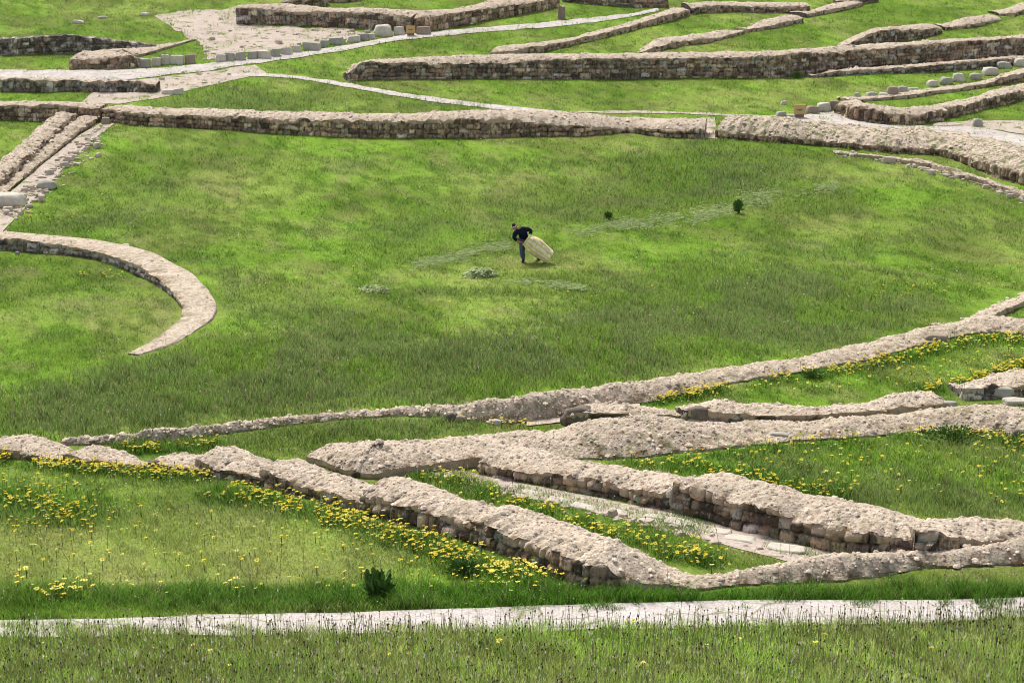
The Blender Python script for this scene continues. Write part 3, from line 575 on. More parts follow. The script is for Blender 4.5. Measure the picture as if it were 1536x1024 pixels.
strip('gravel_yard', [(232, 24), (280, 17), (352, 13), (357, 37), (420, 40), (480, 42), (560, 48)], [(262, 47), (286, 57), (300, 62), (312, 92), (360, 82), (450, 70), (555, 53)], MAT['dirt'], .03, dirtm, .75)
strip('bare_ground', [(205, 121), (300, 110), (382, 98)], [(236, 142), (300, 132), (400, 110)], MAT['dirt'], .03, mixed, .2)
strip('bare_ground', [(140, 139), (236, 140), (290, 134)], [(120, 156), (180, 156), (250, 146)], MAT['dirt'], .03, mixed, .2)
strip('scree', [(150, 186), (120, 203), (62, 249), (0, 303), (-40, 340)], [(172, 186), (140, 210), (100, 248), (60, 290), (0, 352)], MAT['dirt'], .03, mixed, .15)
strip('channel_bed', [(690, 705), (740, 717), (850, 738), (1008, 768), (1100, 792), (1250, 830)], [(640, 712), (720, 730), (850, 760), (960, 785), (1060, 810), (1190, 845)], MAT['dirt'], .012, mixed, .06)
strip('bare_ground', [(790, 624), (860, 608), (960, 603)], [(790, 640), (850, 634), (960, 612)], MAT['cap'], .03, trod, .06)
strip('bare_ground', [(1250, 226), (1350, 238), (1440, 262), (1545, 292)], [(1250, 229), (1350, 242), (1440, 268), (1545, 300)], MAT['dirt'], .03, mixed, .1)
strip('bare_ground', [(1400, 186), (1460, 182), (1545, 182)], [(1400, 190), (1460, 190), (1545, 203)], MAT['dirt'], .03, mixed, .3)
solid_g = grow(solid, 1); near_wall = grow(solid, 4) & ~solid_g
trod_e = grow(trod, 3) & ~trod

# ------------------------------------------------------------------ what grows where
def ell(px, py, cx, cy, rx, ry, k=1.0):
    d = ((px - cx) / rx) ** 2 + ((py - cy) / ry) ** 2
    return k * np.clip(1.4 - d, 0, 1) / 1.0
def inpoly(px, py, poly):
    r = np.zeros(px.shape, bool); n = len(poly)
    for i in range(n):
        x1, y1 = poly[i]; x2, y2 = poly[(i + 1) % n]
        c = ((y1 > py) != (y2 > py)) & (px < (x2 - x1) * (py - y1) / ((y2 - y1) + 1e-9) + x1)
        r ^= c
    return r
BAND = [(-200, 610), (0, 598), (120, 572), (260, 522), (420, 498), (560, 470), (680, 505), (800, 500), (900, 440), (1000, 395), (1150, 400), (1300, 415), (1420, 462), (1300, 502), (1100, 540), (900, 572), (600, 606), (400, 622), (100, 655), (-200, 668)]
INNER = [(110, 665), (420, 640), (660, 628), (760, 640), (600, 655), (470, 664), (400, 680), (230, 690)]
RLAWN = [(1080, 690), (1300, 665), (1560, 670), (1560, 780), (1420, 768), (1250, 735)]
DRIFTS = []   # filled below, used for the dark leaves under the flowers too
def drift(pts, spread, n, label, size=0.085, big=True): DRIFTS.append((np.asarray(pts, float), spread, n, label, size, big))
drift([(-30, 690), (40, 698), (100, 702), (200, 710), (260, 716), (322, 716)], 7, 330, 'yellow flower in the dense drift along the foot of the left wall lumps')
drift([(0, 750), (60, 765), (130, 770)], 26, 150, 'yellow flower in the loose patch in the left foreground lawn')
drift([(325, 745), (400, 748), (480, 772), (545, 790)], 13, 210, 'yellow flower in the drift below the ragged wall length and corner')
drift([(560, 800), (630, 815), (700, 850), (760, 862), (830, 868)], 16, 260, 'yellow flower in the drift before the longest diagonal wall')
drift([(635, 712), (700, 735), (760, 755), (850, 785), (930, 805), (1010, 832), (1090, 848)], 11, 150, 'yellow flower in the grass between the two diagonal walls')
drift([(945, 693), (1050, 705), (1130, 720), (1200, 735), (1280, 745)], 9, 120, 'yellow flower along the back of the inner diagonal wall')
drift([(1000, 690), (1100, 680), (1200, 668), (1330, 662)], 7, 70, 'yellow flower along the front foot of the wide earthen wall')
drift([(1350, 652), (1420, 645), (1480, 656), (1540, 672)], 9, 170, 'yellow flower in the bushy drift at the right end of the wide earthen wall')
drift([(975, 603), (1040, 595), (1085, 582)], 5, 140, 'yellow flower in the left tip of the drift below the long earthen wall')
drift([(1150, 570), (1220, 562), (1300, 550), (1400, 526), (1470, 510), (1560, 512)], 7, 420, 'yellow flower in the long drift below the long earthen wall')
drift([(1385, 590), (1440, 580), (1490, 562), (1560, 552)], 6, 230, 'yellow flower beside the wall fragment with big grey stones')
drift([(185, 676), (240, 680), (330, 668)], 5, 70, 'yellow flower in the strip behind the left wall lumps')
drift([(600, 622), (660, 622), (760, 641), (800, 640)], 3, 50, 'yellow flower at the front foot of the long earthen wall')
drift([(80, 952), (100, 955), (240, 940), (270, 945)], 4, 34, 'yellow flower on the left edge of the paved path')
drift([(910, 935), (960, 945), (1180, 930), (1240, 940), (1440, 905), (1480, 905)], 6, 44, 'yellow flower on the right edge of the paved path')
drift([(1380, 846), (1430, 838), (1500, 840)], 5, 34, 'yellow flower before the square dark wall block')
drift([(60, 900), (130, 892)], 4, 16, 'yellow flower in the small patch at the lower left lawn')
drift([(520, 873), (545, 875)], 4, 14, 'yellow flower beside the dark leafy plant')
_dr_px = np.concatenate([resample(d[0], 40)[0] for d in DRIFTS[:12]]); _dr_s = np.concatenate([np.full(40, d[1] + 4.0) for d in DRIFTS[:12]])
def zones(X, Y, Z):
    """tallness 0..1, darkness 0..1, lush 0..1 of the sward at points on the ground"""
    px, py, _ = project(X, Y, Z)
    wx = px + 50 * (fbm(X * 0.25, Y * 0.25, 31, 3) - 0.5) * 1.0; wy = py + 24 * (fbm(X * 0.25 + 40, Y * 0.25, 33, 3) - 0.5)
    tall = np.zeros_like(X); lush = np.zeros_like(X)
    jx, jy = RNG.normal(0, 26, X.shape), RNG.normal(0, 11, X.shape)
    tall = np.maximum(tall, inpoly(wx + jx, wy + jy, BAND) * 0.75)
    tall = np.maximum(tall, inpoly(wx + jx * .3, wy + jy * .3, INNER) * 0.55)
    tall = np.maximum(tall, inpoly(wx + jx, wy + jy, RLAWN) * 0.5)
    tall = np.maximum(tall, sstep(925, 945, py) * .7)
    for e in [(1050, 262, 150, 45, .8), (900, 300, 170, 36, .5), (1190, 300, 120, 22, .55), (650, 352, 150, 46, .38), (200, 300, 110, 50, .35), (420, 455, 110, 40, .4), (380, 150, 130, 20, .55), (700, 160, 60, 8, .3), (860, 415, 120, 14, .45), (110, 770, 120, 22, .3), (150, 330, 120, 16, .5), (100, 440, 120, 40, .25), (120, 510, 80, 14, .45), (610, 380, 16, 10, .7), (352, 425, 18, 24, .6), (300, 385, 50, 10, .4), (480, 250, 160, 18, .3), (760, 250, 120, 16, .3), (1250, 370, 130, 22, .35), (700, 440, 150, 10, .35), (250, 240, 120, 16, .3), (1470, 320, 90, 40, .2), (260, 775, 120, 40, .25)]:  # ellipses by the curved wall also paint the hollow's shade as darker tall grass
        tall = np.maximum(tall, ell(wx, wy, *e))
    lush = np.maximum(lush, sstep(868, 890, py) * (1 - sstep(905, 925, py)) * sstep(-200, 300, px) )
    for i in range(0, len(_dr_px), 4):
        lush = np.maximum(lush, np.exp(-(((px - _dr_px[i, 0]) / (_dr_s[i] * 2.0)) ** 2 + ((py - _dr_px[i, 1]) / (_dr_s[i] * .8)) ** 2)) * .95)
    return tall, lush, px, py
C_LAWN = np.array([0.225, 0.390, 0.048]); C_YEL = np.array([0.39, 0.43, 0.135]); C_DARK = np.array([0.070, 0.150, 0.024]); C_LUSH = np.array([0.085, 0.225, 0.022])
C_OLIVE = np.array([0.25, 0.325, 0.11]); C_STRAW = np.array([0.40, 0.34, 0.19]); C_BROWN = np.array([0.19, 0.135, 0.085])
def tussock(X, Y):
    """how much each spot belongs to a rank dark tuft (0..1); tufts lie combed along the slope"""
    a = fbm(X * 0.95 + Y * 0.45, Y * 0.55 - X * .16, 43, 5, .6); b = fbm(X * 2.2 + Y * .7, Y * 1.3, 45, 3)
    c2 = fbm(X * 3.4 + Y * 1.2, Y * 1.5, 48, 2)
    return np.clip(sstep(.49, .66, a * .62 + b * .42) * .9 + .5 * sstep(.52, .72, c2), 0, 1)
def sward_colour(X, Y, tall, lush, px, py):
    n1 = fbm(X * 0.16, Y * 0.16, 41, 4)[:, None]; n2 = fbm(X * 0.55 + Y * .3, Y * 0.32, 46, 3)[:, None]; n3 = fbm(X * 0.5, Y * 0.5, 47, 4)[:, None]
    c = C_LAWN * (.85 + .3 * vnoise(X * 1.9, Y * .8, 49))[:, None]; c = c + (C_YEL - C_LAWN) * sstep(.42, .70, n1) * .42
    c = c + (C_YEL * .9 - c) * sstep(.52, .66, n2) * .38
    dry = fbm(X * 0.8 + Y * .5, Y * 0.5 - X * .2, 53, 5, .62)[:, None]; c = c + (C_STRAW * .85 - c) * sstep(.54, .70, dry) * .34
    lime = fbm(X * 0.3 - 7, Y * 0.22, 57, 3)[:, None]; c = c * (.86 + .34 * sstep(.35, .65, lime))
    c = c + (C_DARK - c) * tussock(X, Y)[:, None] * .50
    fl = ell(px, py, 260, 830, 420, 70)[:, None] * .6; c = c + (C_YEL * 1.12 - c) * np.clip(fl, 0, .62)     # the grazed front lawn is yellower
    t = tall[:, None] * np.where(py > 925, .12, 1.0)[:, None]; ct = C_DARK * .4 + C_OLIVE * .6; ct = ct + (C_LAWN * .85 - ct) * sstep(.40, .60, n3) * .8; ct = ct + (C_DARK - ct) * sstep(.5, .72, n1) * .3
    c = c + (ct - c) * np.clip(t * 1.15, 0, 1)
    c = c + (C_YEL - c) * (sstep(930, 950, py) * .30)[:, None]; c = c * (1 + .40 * sstep(925, 955, py))[:, None]
    l = lush[:, None]; c = c + ((C_LUSH * .75 + C_DARK * .25) - c) * l * .85
    return c

# ------------------------------------------------------------------ ground sheet
def build_ground():
    ys = [-60.0]
    while ys[-1] < 760: 
        y = ys[-1]; ys.append(y + (2.0 if y < 18 else max(0.16, 0.16 + (y - 22) * 0.006)))
    ys = np.array(ys); us = np.concatenate([np.linspace(-2.6, -0.5, 40)[:-1], np.linspace(-0.5, 0.5, 420), np.linspace(0.5, 2.6, 40)[1:]])
    Wd = np.maximum(ys, 22.0)
    X = us[None, :] * Wd[:, None]; Y = np.repeat(ys[:, None], len(us), 1)
    Z = ground(X, Y)
    xf, yf, zf = X.ravel(), Y.ravel(), Z.ravel()
    yc = np.maximum(yf, 15); tall, lush, px, py = zones(xf, yc, zf)
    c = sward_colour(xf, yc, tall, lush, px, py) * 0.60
    f = grid_faces(len(ys), len(us))[:, ::-1]
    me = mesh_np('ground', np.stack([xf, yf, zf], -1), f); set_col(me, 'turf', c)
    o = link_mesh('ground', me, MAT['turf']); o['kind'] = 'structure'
build_ground()

# ------------------------------------------------------------------ grass
def scatter(n, y0=20.5, y1=150, half=0.40, power=2.0):
    """points on the ground, thinning out with distance"""
    yy = np.linspace(y0, y1, 4000); g = np.interp(yy, _yy, _zz)
    zc = yy * CT + (CAMH - g) * ST; row = CY + F * ((CAMH - g) * CT - yy * ST) / zc
    cdf = np.r_[0, np.cumsum(np.maximum(-np.diff(row), 0.0006 * F * np.diff(yy) / zc[1:]))]; cdf /= cdf[-1]
    Y = np.interp(RNG.random(n), cdf, yy); X = (RNG.random(n) * 2 - 1) * half * Y
    return X, Y
def set_gn(me, X, Y, k):
    h = .35; z0 = ground(X, Y); gx = (ground(X + h, Y) - z0) / h; gy = (ground(X, Y + h) - z0) / h
    nn = np.stack([-gx * 1.3, -gy * 1.3, np.ones_like(gx)], -1); nn /= np.linalg.norm(nn, axis=1)[:, None]
    a = me.attributes.new('ground_normal', 'FLOAT_VECTOR', 'POINT'); a.data.foreach_set('vector', np.repeat(nn, k, 0).astype(np.float32).ravel())
def blades(name, X, Y, H, Wd, lean, col, tipcol, segs, label, mat):
    n = len(X); Z = ground(X, Y)
    a = RNG.random(n) * 2 * math.pi; ca, sa = np.cos(a) * Wd / 2, np.sin(a) * Wd / 2
    b = RNG.random(n) * 2 * math.pi; lx, ly = np.cos(b) * lean * H, np.sin(b) * lean * H
    P = np.stack([X, Y, Z - 0.01], -1); side = np.stack([ca, sa, 0 * ca], -1)
    tip = P + np.stack([lx, ly, H], -1)
    if segs == 1:
        v = np.stack([P - side, P + side, tip], 1).reshape(-1, 3); f = np.arange(3 * n).reshape(-1, 3)
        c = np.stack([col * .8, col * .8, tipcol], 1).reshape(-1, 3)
    else:
        mid = P + np.stack([lx * .35, ly * .35, H * .6], -1)
        v = np.stack([P - side, P + side, mid - side * .75, mid + side * .75, tip], 1).reshape(-1, 3)
        i = (np.arange(n) * 5)[:, None]
        f = np.concatenate([i + [0, 1, 3], i + [0, 3, 2], i + [2, 3, 4]])
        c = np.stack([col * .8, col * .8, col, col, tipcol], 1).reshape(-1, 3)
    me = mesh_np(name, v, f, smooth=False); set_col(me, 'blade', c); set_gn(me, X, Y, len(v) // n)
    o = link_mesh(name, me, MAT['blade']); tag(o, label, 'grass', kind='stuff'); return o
def grass():
    n = 1050000
    X, Y = scatter(n); Z = ground(X, Y)
    dm = look(dirtm, X, Y); pn = fbm(X * 1.1, Y * 1.1, 77, 4)
    core = ~grow(~trod, 4); n8 = fbm(X * 1.3, Y * 2.5, 78, 3)
    keep = ~look(solid_g, X, Y) & ~(look(core, X, Y) & (n8 < np.where(Y < 34, .74, .68))) & ~(look(trod, X, Y) & (n8 < np.where(Y < 34, .60, .48))) & ~(look(~grow(~dirtm, 15), X, Y) & (pn < .61)) & ~(look(~grow(~dirtm, 6), X, Y) & (pn < .52)) & ~(dm & (pn < .42)) & ~(look(mixed, X, Y) & (pn < np.where(Y < 40, .47, .515)))
    X, Y, Z = X[keep], Y[keep], Z[keep]
    tall, lush, px, py = zones(X, Y, Z)
    col = sward_colour(X, Y, tall, lush, px, py)
    n = len(X); rr = RNG.random((n, 1))
    col = col * RNG.uniform(.34, 1.66, (n, 1)) * RNG.uniform(.92, 1.08, (n, 3))
    st = (RNG.random(n) < .04 + .07 * tall); col[st] = C_STRAW * RNG.uniform(.6, 1.1, (st.sum(), 1))
    tuft = .35 * sstep(.35, .75, fbm(X * 1.6 + Y * .5, Y * 0.9, 51, 3)) + .75 * tussock(X, Y)
    mpx = (Y * CT + 11 * ST) / 1600.0
    H = (0.045 + 0.075 * tuft) * (1 + 1.4 * tall + 1.2 * lush) + .03 * look(trod_e, X, Y)
    H = H * RNG.uniform(.55, 1.35, n) * (1 + .35 * sstep(60, 110, Y))
    H = np.where(look(near_wall, X, Y) & (Y < 60), H * .55, H)
    H = np.where(look(trod, X, Y) | look(dirtm, X, Y), H * np.where(Y < 34, .5, .8) + np.where(Y < 60, .03, .09), H + .02 * look(mixed, X, Y))
    Wd = np.clip(mpx * RNG.uniform(.45, 1.0, n), .009, .075)
    lean = RNG.uniform(.2, 1.15, n) * (1 - .35 * tall)
    big = (Y < 46) & ((tall > .4) | (lush > .35))
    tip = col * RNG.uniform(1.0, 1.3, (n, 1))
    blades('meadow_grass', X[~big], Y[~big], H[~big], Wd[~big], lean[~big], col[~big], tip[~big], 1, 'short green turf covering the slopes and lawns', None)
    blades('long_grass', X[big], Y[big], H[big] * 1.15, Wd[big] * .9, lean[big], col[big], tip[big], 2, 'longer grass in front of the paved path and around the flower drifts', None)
    # tall thin stems in the uncut parts
    X, Y = scatter(280000, 20.5, 95); Z = ground(X, Y); tall, lush, px, py = zones(X, Y, Z)
    k = ~look(grow(trod, 1), X, Y) & ~look(solid_g, X, Y) & ~look(dirtm, X, Y) & (RNG.random(len(X)) < tall * .45 + lush * .12) & (fbm(X * .6, Y * .6, 61, 3) + .25 * RNG.random(len(X)) > .50)
    X, Y, tall = X[k], Y[k], tall[k]; n = len(X); mpx = (Y * CT + 11 * ST) / 1600.0
    r = RNG.random(n)[:, None]
    c = np.where(r < .45, C_OLIVE, np.where(r < .58, C_BROWN, np.where(r < .82, C_STRAW * .8, C_DARK))) * RNG.uniform(.7, 1.2, (n, 1))
    blades('uncut_grass', X, Y, RNG.uniform(.16, .40, n) * (.6 + .5 * tall), np.clip(mpx * .38, .006, .03), RNG.uniform(.0, .35, n), c, c * 1.1, 1, 'tall uncut grass stems on the middle slope and front edge', None)
    # seed heads on stems along the front
    X, Y = scatter(64000, 20.5, 47, .42); Z = ground(X, Y); tall, lush, px, py = zones(X, Y, Z)
    k = ~look(trod, X, Y) & ~look(solid_g, X, Y) & (RNG.random(len(X)) < np.where(py > 930, .40 + .5 * sstep(985, 950, py), .10 * tall + .02 + .05 * lush))
    X, Y, Z = X[k], Y[k], Z[k]; n = len(X)
    H = RNG.uniform(.18, .48, n); lx = RNG.normal(0, .05, n); ly = RNG.normal(0, .05, n)
    a = RNG.random(n) * math.pi; P = np.stack([X, Y, Z], -1); w = .0045; hw = RNG.uniform(.010, .018, n); hh = RNG.uniform(.035, .075, n)
    s = np.stack([np.cos(a), np.sin(a), 0 * a], -1); t = P + np.stack([lx, ly, H], -1)
    up = np.stack([0 * a, 0 * a, hh], -1)
    V = np.stack([P - s * w, P + s * w, t + s * w, t - s * w, t, t + up * .45 + s * hw[:, None], t + up, t + up * .45 - s * hw[:, None]], 1).reshape(-1, 3)
    i = (np.arange(n) * 8)[:, None]; f = np.concatenate([i + [0, 1, 2, 3], i + [4, 5, 6, 7]])
    r = RNG.random(n)[:, None]; hc = np.where(r < .34, np.array([.045, .035, .025]), np.where(r < .66, np.array([.22, .15, .09]), np.array([.52, .48, .40])))
    sc = np.tile(C_OLIVE * .7, (n, 1)) * RNG.uniform(.6, 1.2, (n, 1))
    c = np.stack([sc] * 4 + [hc] * 4, 1).reshape(-1, 3)
    me = mesh_np('seed_heads', V, f, False); set_col(me, 'blade', c); set_gn(me, X, Y, 8)
    tag(link_mesh('seed_heads', me, MAT['blade']), 'dark plantain seed heads on thin stems before the paved path', 'seed heads', kind='stuff')
grass()

# ------------------------------------------------------------------ flowers
def flower_mesh(i, seed):
    rnd = random.Random(seed); bm = bmesh.new(); np_ = 11
    z0 = .17
    tilt = Matrix.Rotation(rnd.uniform(.1, .5), 4, Vector((rnd.uniform(-1, 1), rnd.uniform(-1, .2), 0)).normalized())
    for k in range(np_):
        a = 2 * math.pi * k / np_ + rnd.uniform(-.1, .1); r = .041 * rnd.uniform(.8, 1.15); w = .24
        pts = [(.010, -w * .7, 0), (r * .65, -w, .009), (r, 0, .006), (r * .65, w, .009), (.010, w * .7, 0)]
        vs = []
        for q, da, dz in pts:
            p = Vector((q * math.cos(a + da), q * math.sin(a + da), dz)); p = tilt @ p; vs.append(bm.verts.new((p.x, p.y, p.z + z0)))
        f = bm.faces.new(vs); f.material_index = 0
    c = tilt @ Vector((0, 0, .006)); ring = []
    for k in range(8):
        a = 2 * math.pi * k / 8; p = tilt @ Vector((.011 * math.cos(a), .011 * math.sin(a), .008)); ring.append(bm.verts.new((p.x, p.y, p.z + z0)))
    top = tilt @ Vector((0, 0, .016)); tv = bm.verts.new((top.x, top.y, top.z + z0))
    for k in range(8): bm.faces.new((ring[k], ring[(k + 1) % 8], tv)).material_index = 1
    lo = [bm.verts.new((.004 * math.cos(a) + rnd.uniform(-.01, .01), .004 * math.sin(a), -.02)) for a in (0, 2.1, 4.2)]; hi = [bm.verts.new((.003 * math.cos(a) + c.x, .003 * math.sin(a) + c.y, z0 + c.z - .004)) for a in (0, 2.1, 4.2)]
    for k in range(3): bm.faces.new((lo[k], lo[(k + 1) % 3], hi[(k + 1) % 3], hi[k])).material_index = 2
    me = bpy.data.meshes.new('yellow_flower'); bm.to_mesh(me); bm.free()
    for m in ('yellow_petal', 'yellow_eye', 'green_stem'): me.materials.append(MAT[m])
    return me
FM = [flower_mesh(i, 100 + i) for i in range(6)]
def flowers():
    spots = []
    for pts, spread, n, label, size, big in DRIFTS:
        n = int(n * 2.3); q, _ = resample(pts, 400); k = RNG.integers(0, 400, n)
        cl = RNG.normal(0, 1, (max(4, n // 9), 2)); ci = RNG.integers(0, len(cl), n)
        px = q[k, 0] + (RNG.normal(0, 1, n) * .8) * spread * 1.6; py = q[k, 1] + (RNG.normal(0, 1, n) * .8) * spread * .85
        keep = fbm(px / 22, py / 11, 90, 2) > .36
        P = cast(px[keep], py[keep])
        spots += [(p[0], p[1], p[2], label) for p in P]
    # lone ones in the lawns
    for poly, n in (([(0, 730), (540, 800), (900, 885), (0, 905)], 240), ([(1000, 690), (1540, 665), (1540, 770), (1300, 745)], 150), ([(1000, 605), (1540, 520), (1540, 560), (1380, 585)], 110), ([(680, 730), (1100, 840), (1000, 845), (760, 760)], 90), ([(0, 970), (1536, 960), (1536, 1015), (0, 1015)], 26), ([(340, 400), (1450, 420), (1300, 500), (400, 480)], 70), ([(820, 80), (850, 72), (1080, 20), (1000, 62), (930, 80)], 60), ([(1020, 76), (1200, 66), (1230, 70), (1080, 79)], 30), ([(120, 412), (190, 412), (190, 420), (120, 420)], 26), ([(30, 320), (110, 330), (110, 342), (30, 336)], 18), ([(1360, 420), (1440, 440), (1530, 400), (1530, 430), (1340, 460)], 40), ([(1390, 250), (1440, 262), (1430, 275), (1390, 262)], 14), ([(80, 735), (150, 800), (60, 800)], 10)):
        po = np.asarray(poly, float); lo, hi = po.min(0), po.max(0)
        px = RNG.uniform(lo[0], hi[0], n * 6); py = RNG.uniform(lo[1], hi[1], n * 6); m = inpoly(px, py, poly); px, py = px[m][:n], py[m][:n]
        far = py.mean() < 560
        spots += [(p[0], p[1], p[2], 'lone yellow flower scattered in the open grass') for p in cast(px, py)]
    spots = [s for s in spots if not look(solid, np.array([s[0]]), np.array([s[1]]))[0] and not (look(trod, np.array([s[0]]), np.array([s[1]]))[0])]
    spots.sort(key=lambda s: s[1])
    print('FLOWERS', len(spots))
    lab_group = {}
    near = [s for s in spots if s[1] < 60]; random.Random(3).shuffle(near)
    near.sort(key=lambda s: s[1] * 1.0)
    ind, rest = near[:300], near[300:] + [s for s in spots if s[1] >= 60]
    for s in ind:
        o = bpy.data.objects.new('yellow_flower', FM[random.randrange(6)]); COL.objects.link(o)
        sc = random.uniform(.65, 1.4); o.location = s[:3]; o.scale = (sc, sc, sc * random.uniform(.7, 1.2)); o.rotation_euler = (0, 0, random.uniform(-.9, .9))
        tag(o, s[3], 'flower', s[3].replace('yellow flower', 'yellow flowers').replace('lone ', ''))
    V, Fc, MI = [], [], []; nv = 0
    src = []
    for me in FM:
        co = np.array([v.co[:] for v in me.vertices]); tri = []; mi = []
        for p in me.polygons:
            vs = list(p.vertices)
            for k in range(1, len(vs) - 1): tri.append((vs[0], vs[k], vs[k + 1])); mi.append(p.material_index)
        src.append((co, np.array(tri), np.array(mi)))
    for s in rest:
        co, tri, mi = src[random.randrange(6)]; a = random.uniform(-.9, .9); sc = random.uniform(.65, 1.35) * (1.0 if s[1] < 60 else 1.3); zsc = random.uniform(.7, 1.2)
        R = np.array([[math.cos(a), -math.sin(a), 0], [math.sin(a), math.cos(a), 0], [0, 0, zsc]]) * sc
        V.append(co @ R.T + np.array(s[:3])); Fc.append(tri + nv); MI.append(mi); nv += len(co)
    me = mesh_np('distant_flowers', np.concatenate(V), np.concatenate(Fc), False)
    for m in ('yellow_petal', 'yellow_eye', 'green_stem'): me.materials.append(MAT[m])
    me.polygons.foreach_set('material_index', np.concatenate(MI).astype(np.int32))
    tag(link_mesh('flower_drifts', me), 'mass of yellow flowers in the drifts farther back along the walls', 'flowers', kind='stuff')
    # tiny white clover heads
    X, Y = scatter(34000, 20.5, 100, .40); Z = ground(X, Y); n1 = fbm(X * .5, Y * .5, 95, 3)
    k = ~look(solid_g, X, Y) & ~look(trod, X, Y) & (n1 > .52) & (RNG.random(len(X)) < np.where(Y < 27, .35, .12))
    X, Y, Z = X[k], Y[k], Z[k]; n = len(X); s = np.clip(Y * .00045, .010, .03)[:, None] * RNG.uniform(.7, 1.3, (n, 1))
    P = np.stack([X, Y, Z + RNG.uniform(.05, .13, n)], -1)
    dirs = np.array([(1, 0, 0), (-1, 0, 0), (0, 1, 0), (0, -1, 0), (0, 0, .8), (0, 0, -.8)])
    V = (P[:, None, :] + dirs[None] * s[:, None, :]).reshape(-1, 3); i = (np.arange(n) * 6)[:, None]
    f = np.concatenate([i + list(t) for t in ((0, 2, 4), (2, 1, 4), (1, 3, 4), (3, 0, 4), (2, 0, 5), (1, 2, 5), (3, 1, 5), (0, 3, 5))])
    tag(link_mesh('clover_heads', mesh_np('clover_heads', V, f), MAT['white_petal']), 'tiny white clover heads dotted through the turf', 'clover', kind='stuff')
flowers()

# ------------------------------------------------------------------ loose stones
def stone_mesh(name, size, seed, boxy=.6, rough=.12, cuts=5):
    bm = bmesh.new(); bmesh.ops.create_cube(bm, size=2.0); bmesh.ops.subdivide_edges(bm, edges=bm.edges[:], cuts=cuts, use_grid_fill=True)
    rnd = random.Random(seed); ox = rnd.uniform(0, 50); tp = rnd.uniform(.75, .98); sk = rnd.uniform(-.12, .12)
    co = np.array([v.co[:] for v in bm.verts]); sp = co / np.linalg.norm(co, axis=1)[:, None] * 1.25
    c = co * boxy + sp * (1 - boxy)
    nn = fbm(c[:, 0] * 1.3 + ox + c[:, 2], c[:, 1] * 1.3 + c[:, 2] * .7, seed, 3) - .5
    c = c * (1 + rough * 2 * nn)[:, None]
    f = 1 - (1 - tp) * (c[:, 2:3] * .5 + .5); c[:, :2] *= f; c[:, 0] += sk * c[:, 2]
    c[:, 2] = (c[:, 2] + .85) / 1.85
    c = c * np.array([size[0] / 2, size[1] / 2, size[2]])
    for v, p in zip(bm.verts, c): v.co = p
    me = bpy.data.meshes.new(name); bm.to_mesh(me); bm.free()
    for p in me.polygons: p.use_smooth = True
    return me
sseed = 200
def stone(name, px, py, wpx, hpx, label, group, mat='grey_block', cat='stone', depth=.7, boxy=.6, rz=None, rough=.12, sink=.04, tiltx=0):
    """one loose stone whose foot stands at the given ground spot"""
    global sseed; sseed += 1
    p = cast1(px, py); s = ppm(p[1]); w = wpx / s; h = hpx / s
    o = link_mesh(name, stone_mesh(name, (w, w * depth, h), sseed, boxy, rough), MAT[mat])
    o.location = (p[0], p[1] + w * depth * .35, p[2] - sink); rn = random.Random(sseed)
    o.rotation_euler = (tiltx + rn.uniform(-.06, .06), rn.uniform(-.08, .08), rn.uniform(-.25, .25) if rz is None else rz)
    tag(o, label, cat, group); return o
ORD = ['first', 'second', 'third', 'fourth', 'fifth', 'sixth', 'seventh', 'eighth', 'ninth', 'tenth', 'eleventh', 'twelfth', 'thirteenth', 'fourteenth', 'fifteenth']
kbA = [(205, 101, 13, 15), (217, 101, 15, 13), (234, 99, 13, 13), (248, 97, 14, 15), (265, 97, 19, 14), (285, 96, 16, 14)]
for i, (x, y, w, h) in enumerate(kbA): stone('kerb_block', x, y, w, h, '%s kerb block counted from the low brown wall end beside the far path' % ORD[i], 'kerb blocks along the far path', ['brown_block', 'grey_block', 'pale_block', 'pale_block', 'pale_block', 'brown_block'][i], 'kerb block', boxy=.93, rough=.10)
kbB = [(331, 93, 16, 12), (344, 92, 13, 13), (360, 91, 17, 13), (378, 89, 14, 12), (395, 88, 20, 12), (413, 85, 13, 12), (430, 82, 17, 11), (446, 79, 11, 11), (467, 76, 24, 12), (486, 71, 13, 11), (505, 67, 22, 11), (530, 64, 22, 10), (545, 61, 15, 11), (558, 59, 11, 9)]
for i, (x, y, w, h) in enumerate(kbB): stone('kerb_block', x, y, w, h, '%s kerb block from the left in the row edging the gravel yard' % ORD[i], 'kerb blocks edging the gravel yard', ['pale_block', 'grey_block', 'grey_block', 'grey_block', 'pale_block', 'grey_block', 'pale_block'][i % 7], 'kerb block', boxy=.93, rough=.10)
stone('stone_block', 599, 53, 17, 13, 'pale squared block between the mottled boulder and the small sign', None, 'pale_block', 'stone block', boxy=.85, rough=.05)
stone('boulder', 574, 55, 26, 17, 'mottled pale boulder leaning at the end of the kerb row', None, 'pale_block', 'boulder', boxy=.2, rough=.3)
stone('stone_block', 635, 52, 22, 12, 'tan block against the climbing wall beside the small sign', None, 'brown_block', 'stone block', boxy=.8, rough=.06)
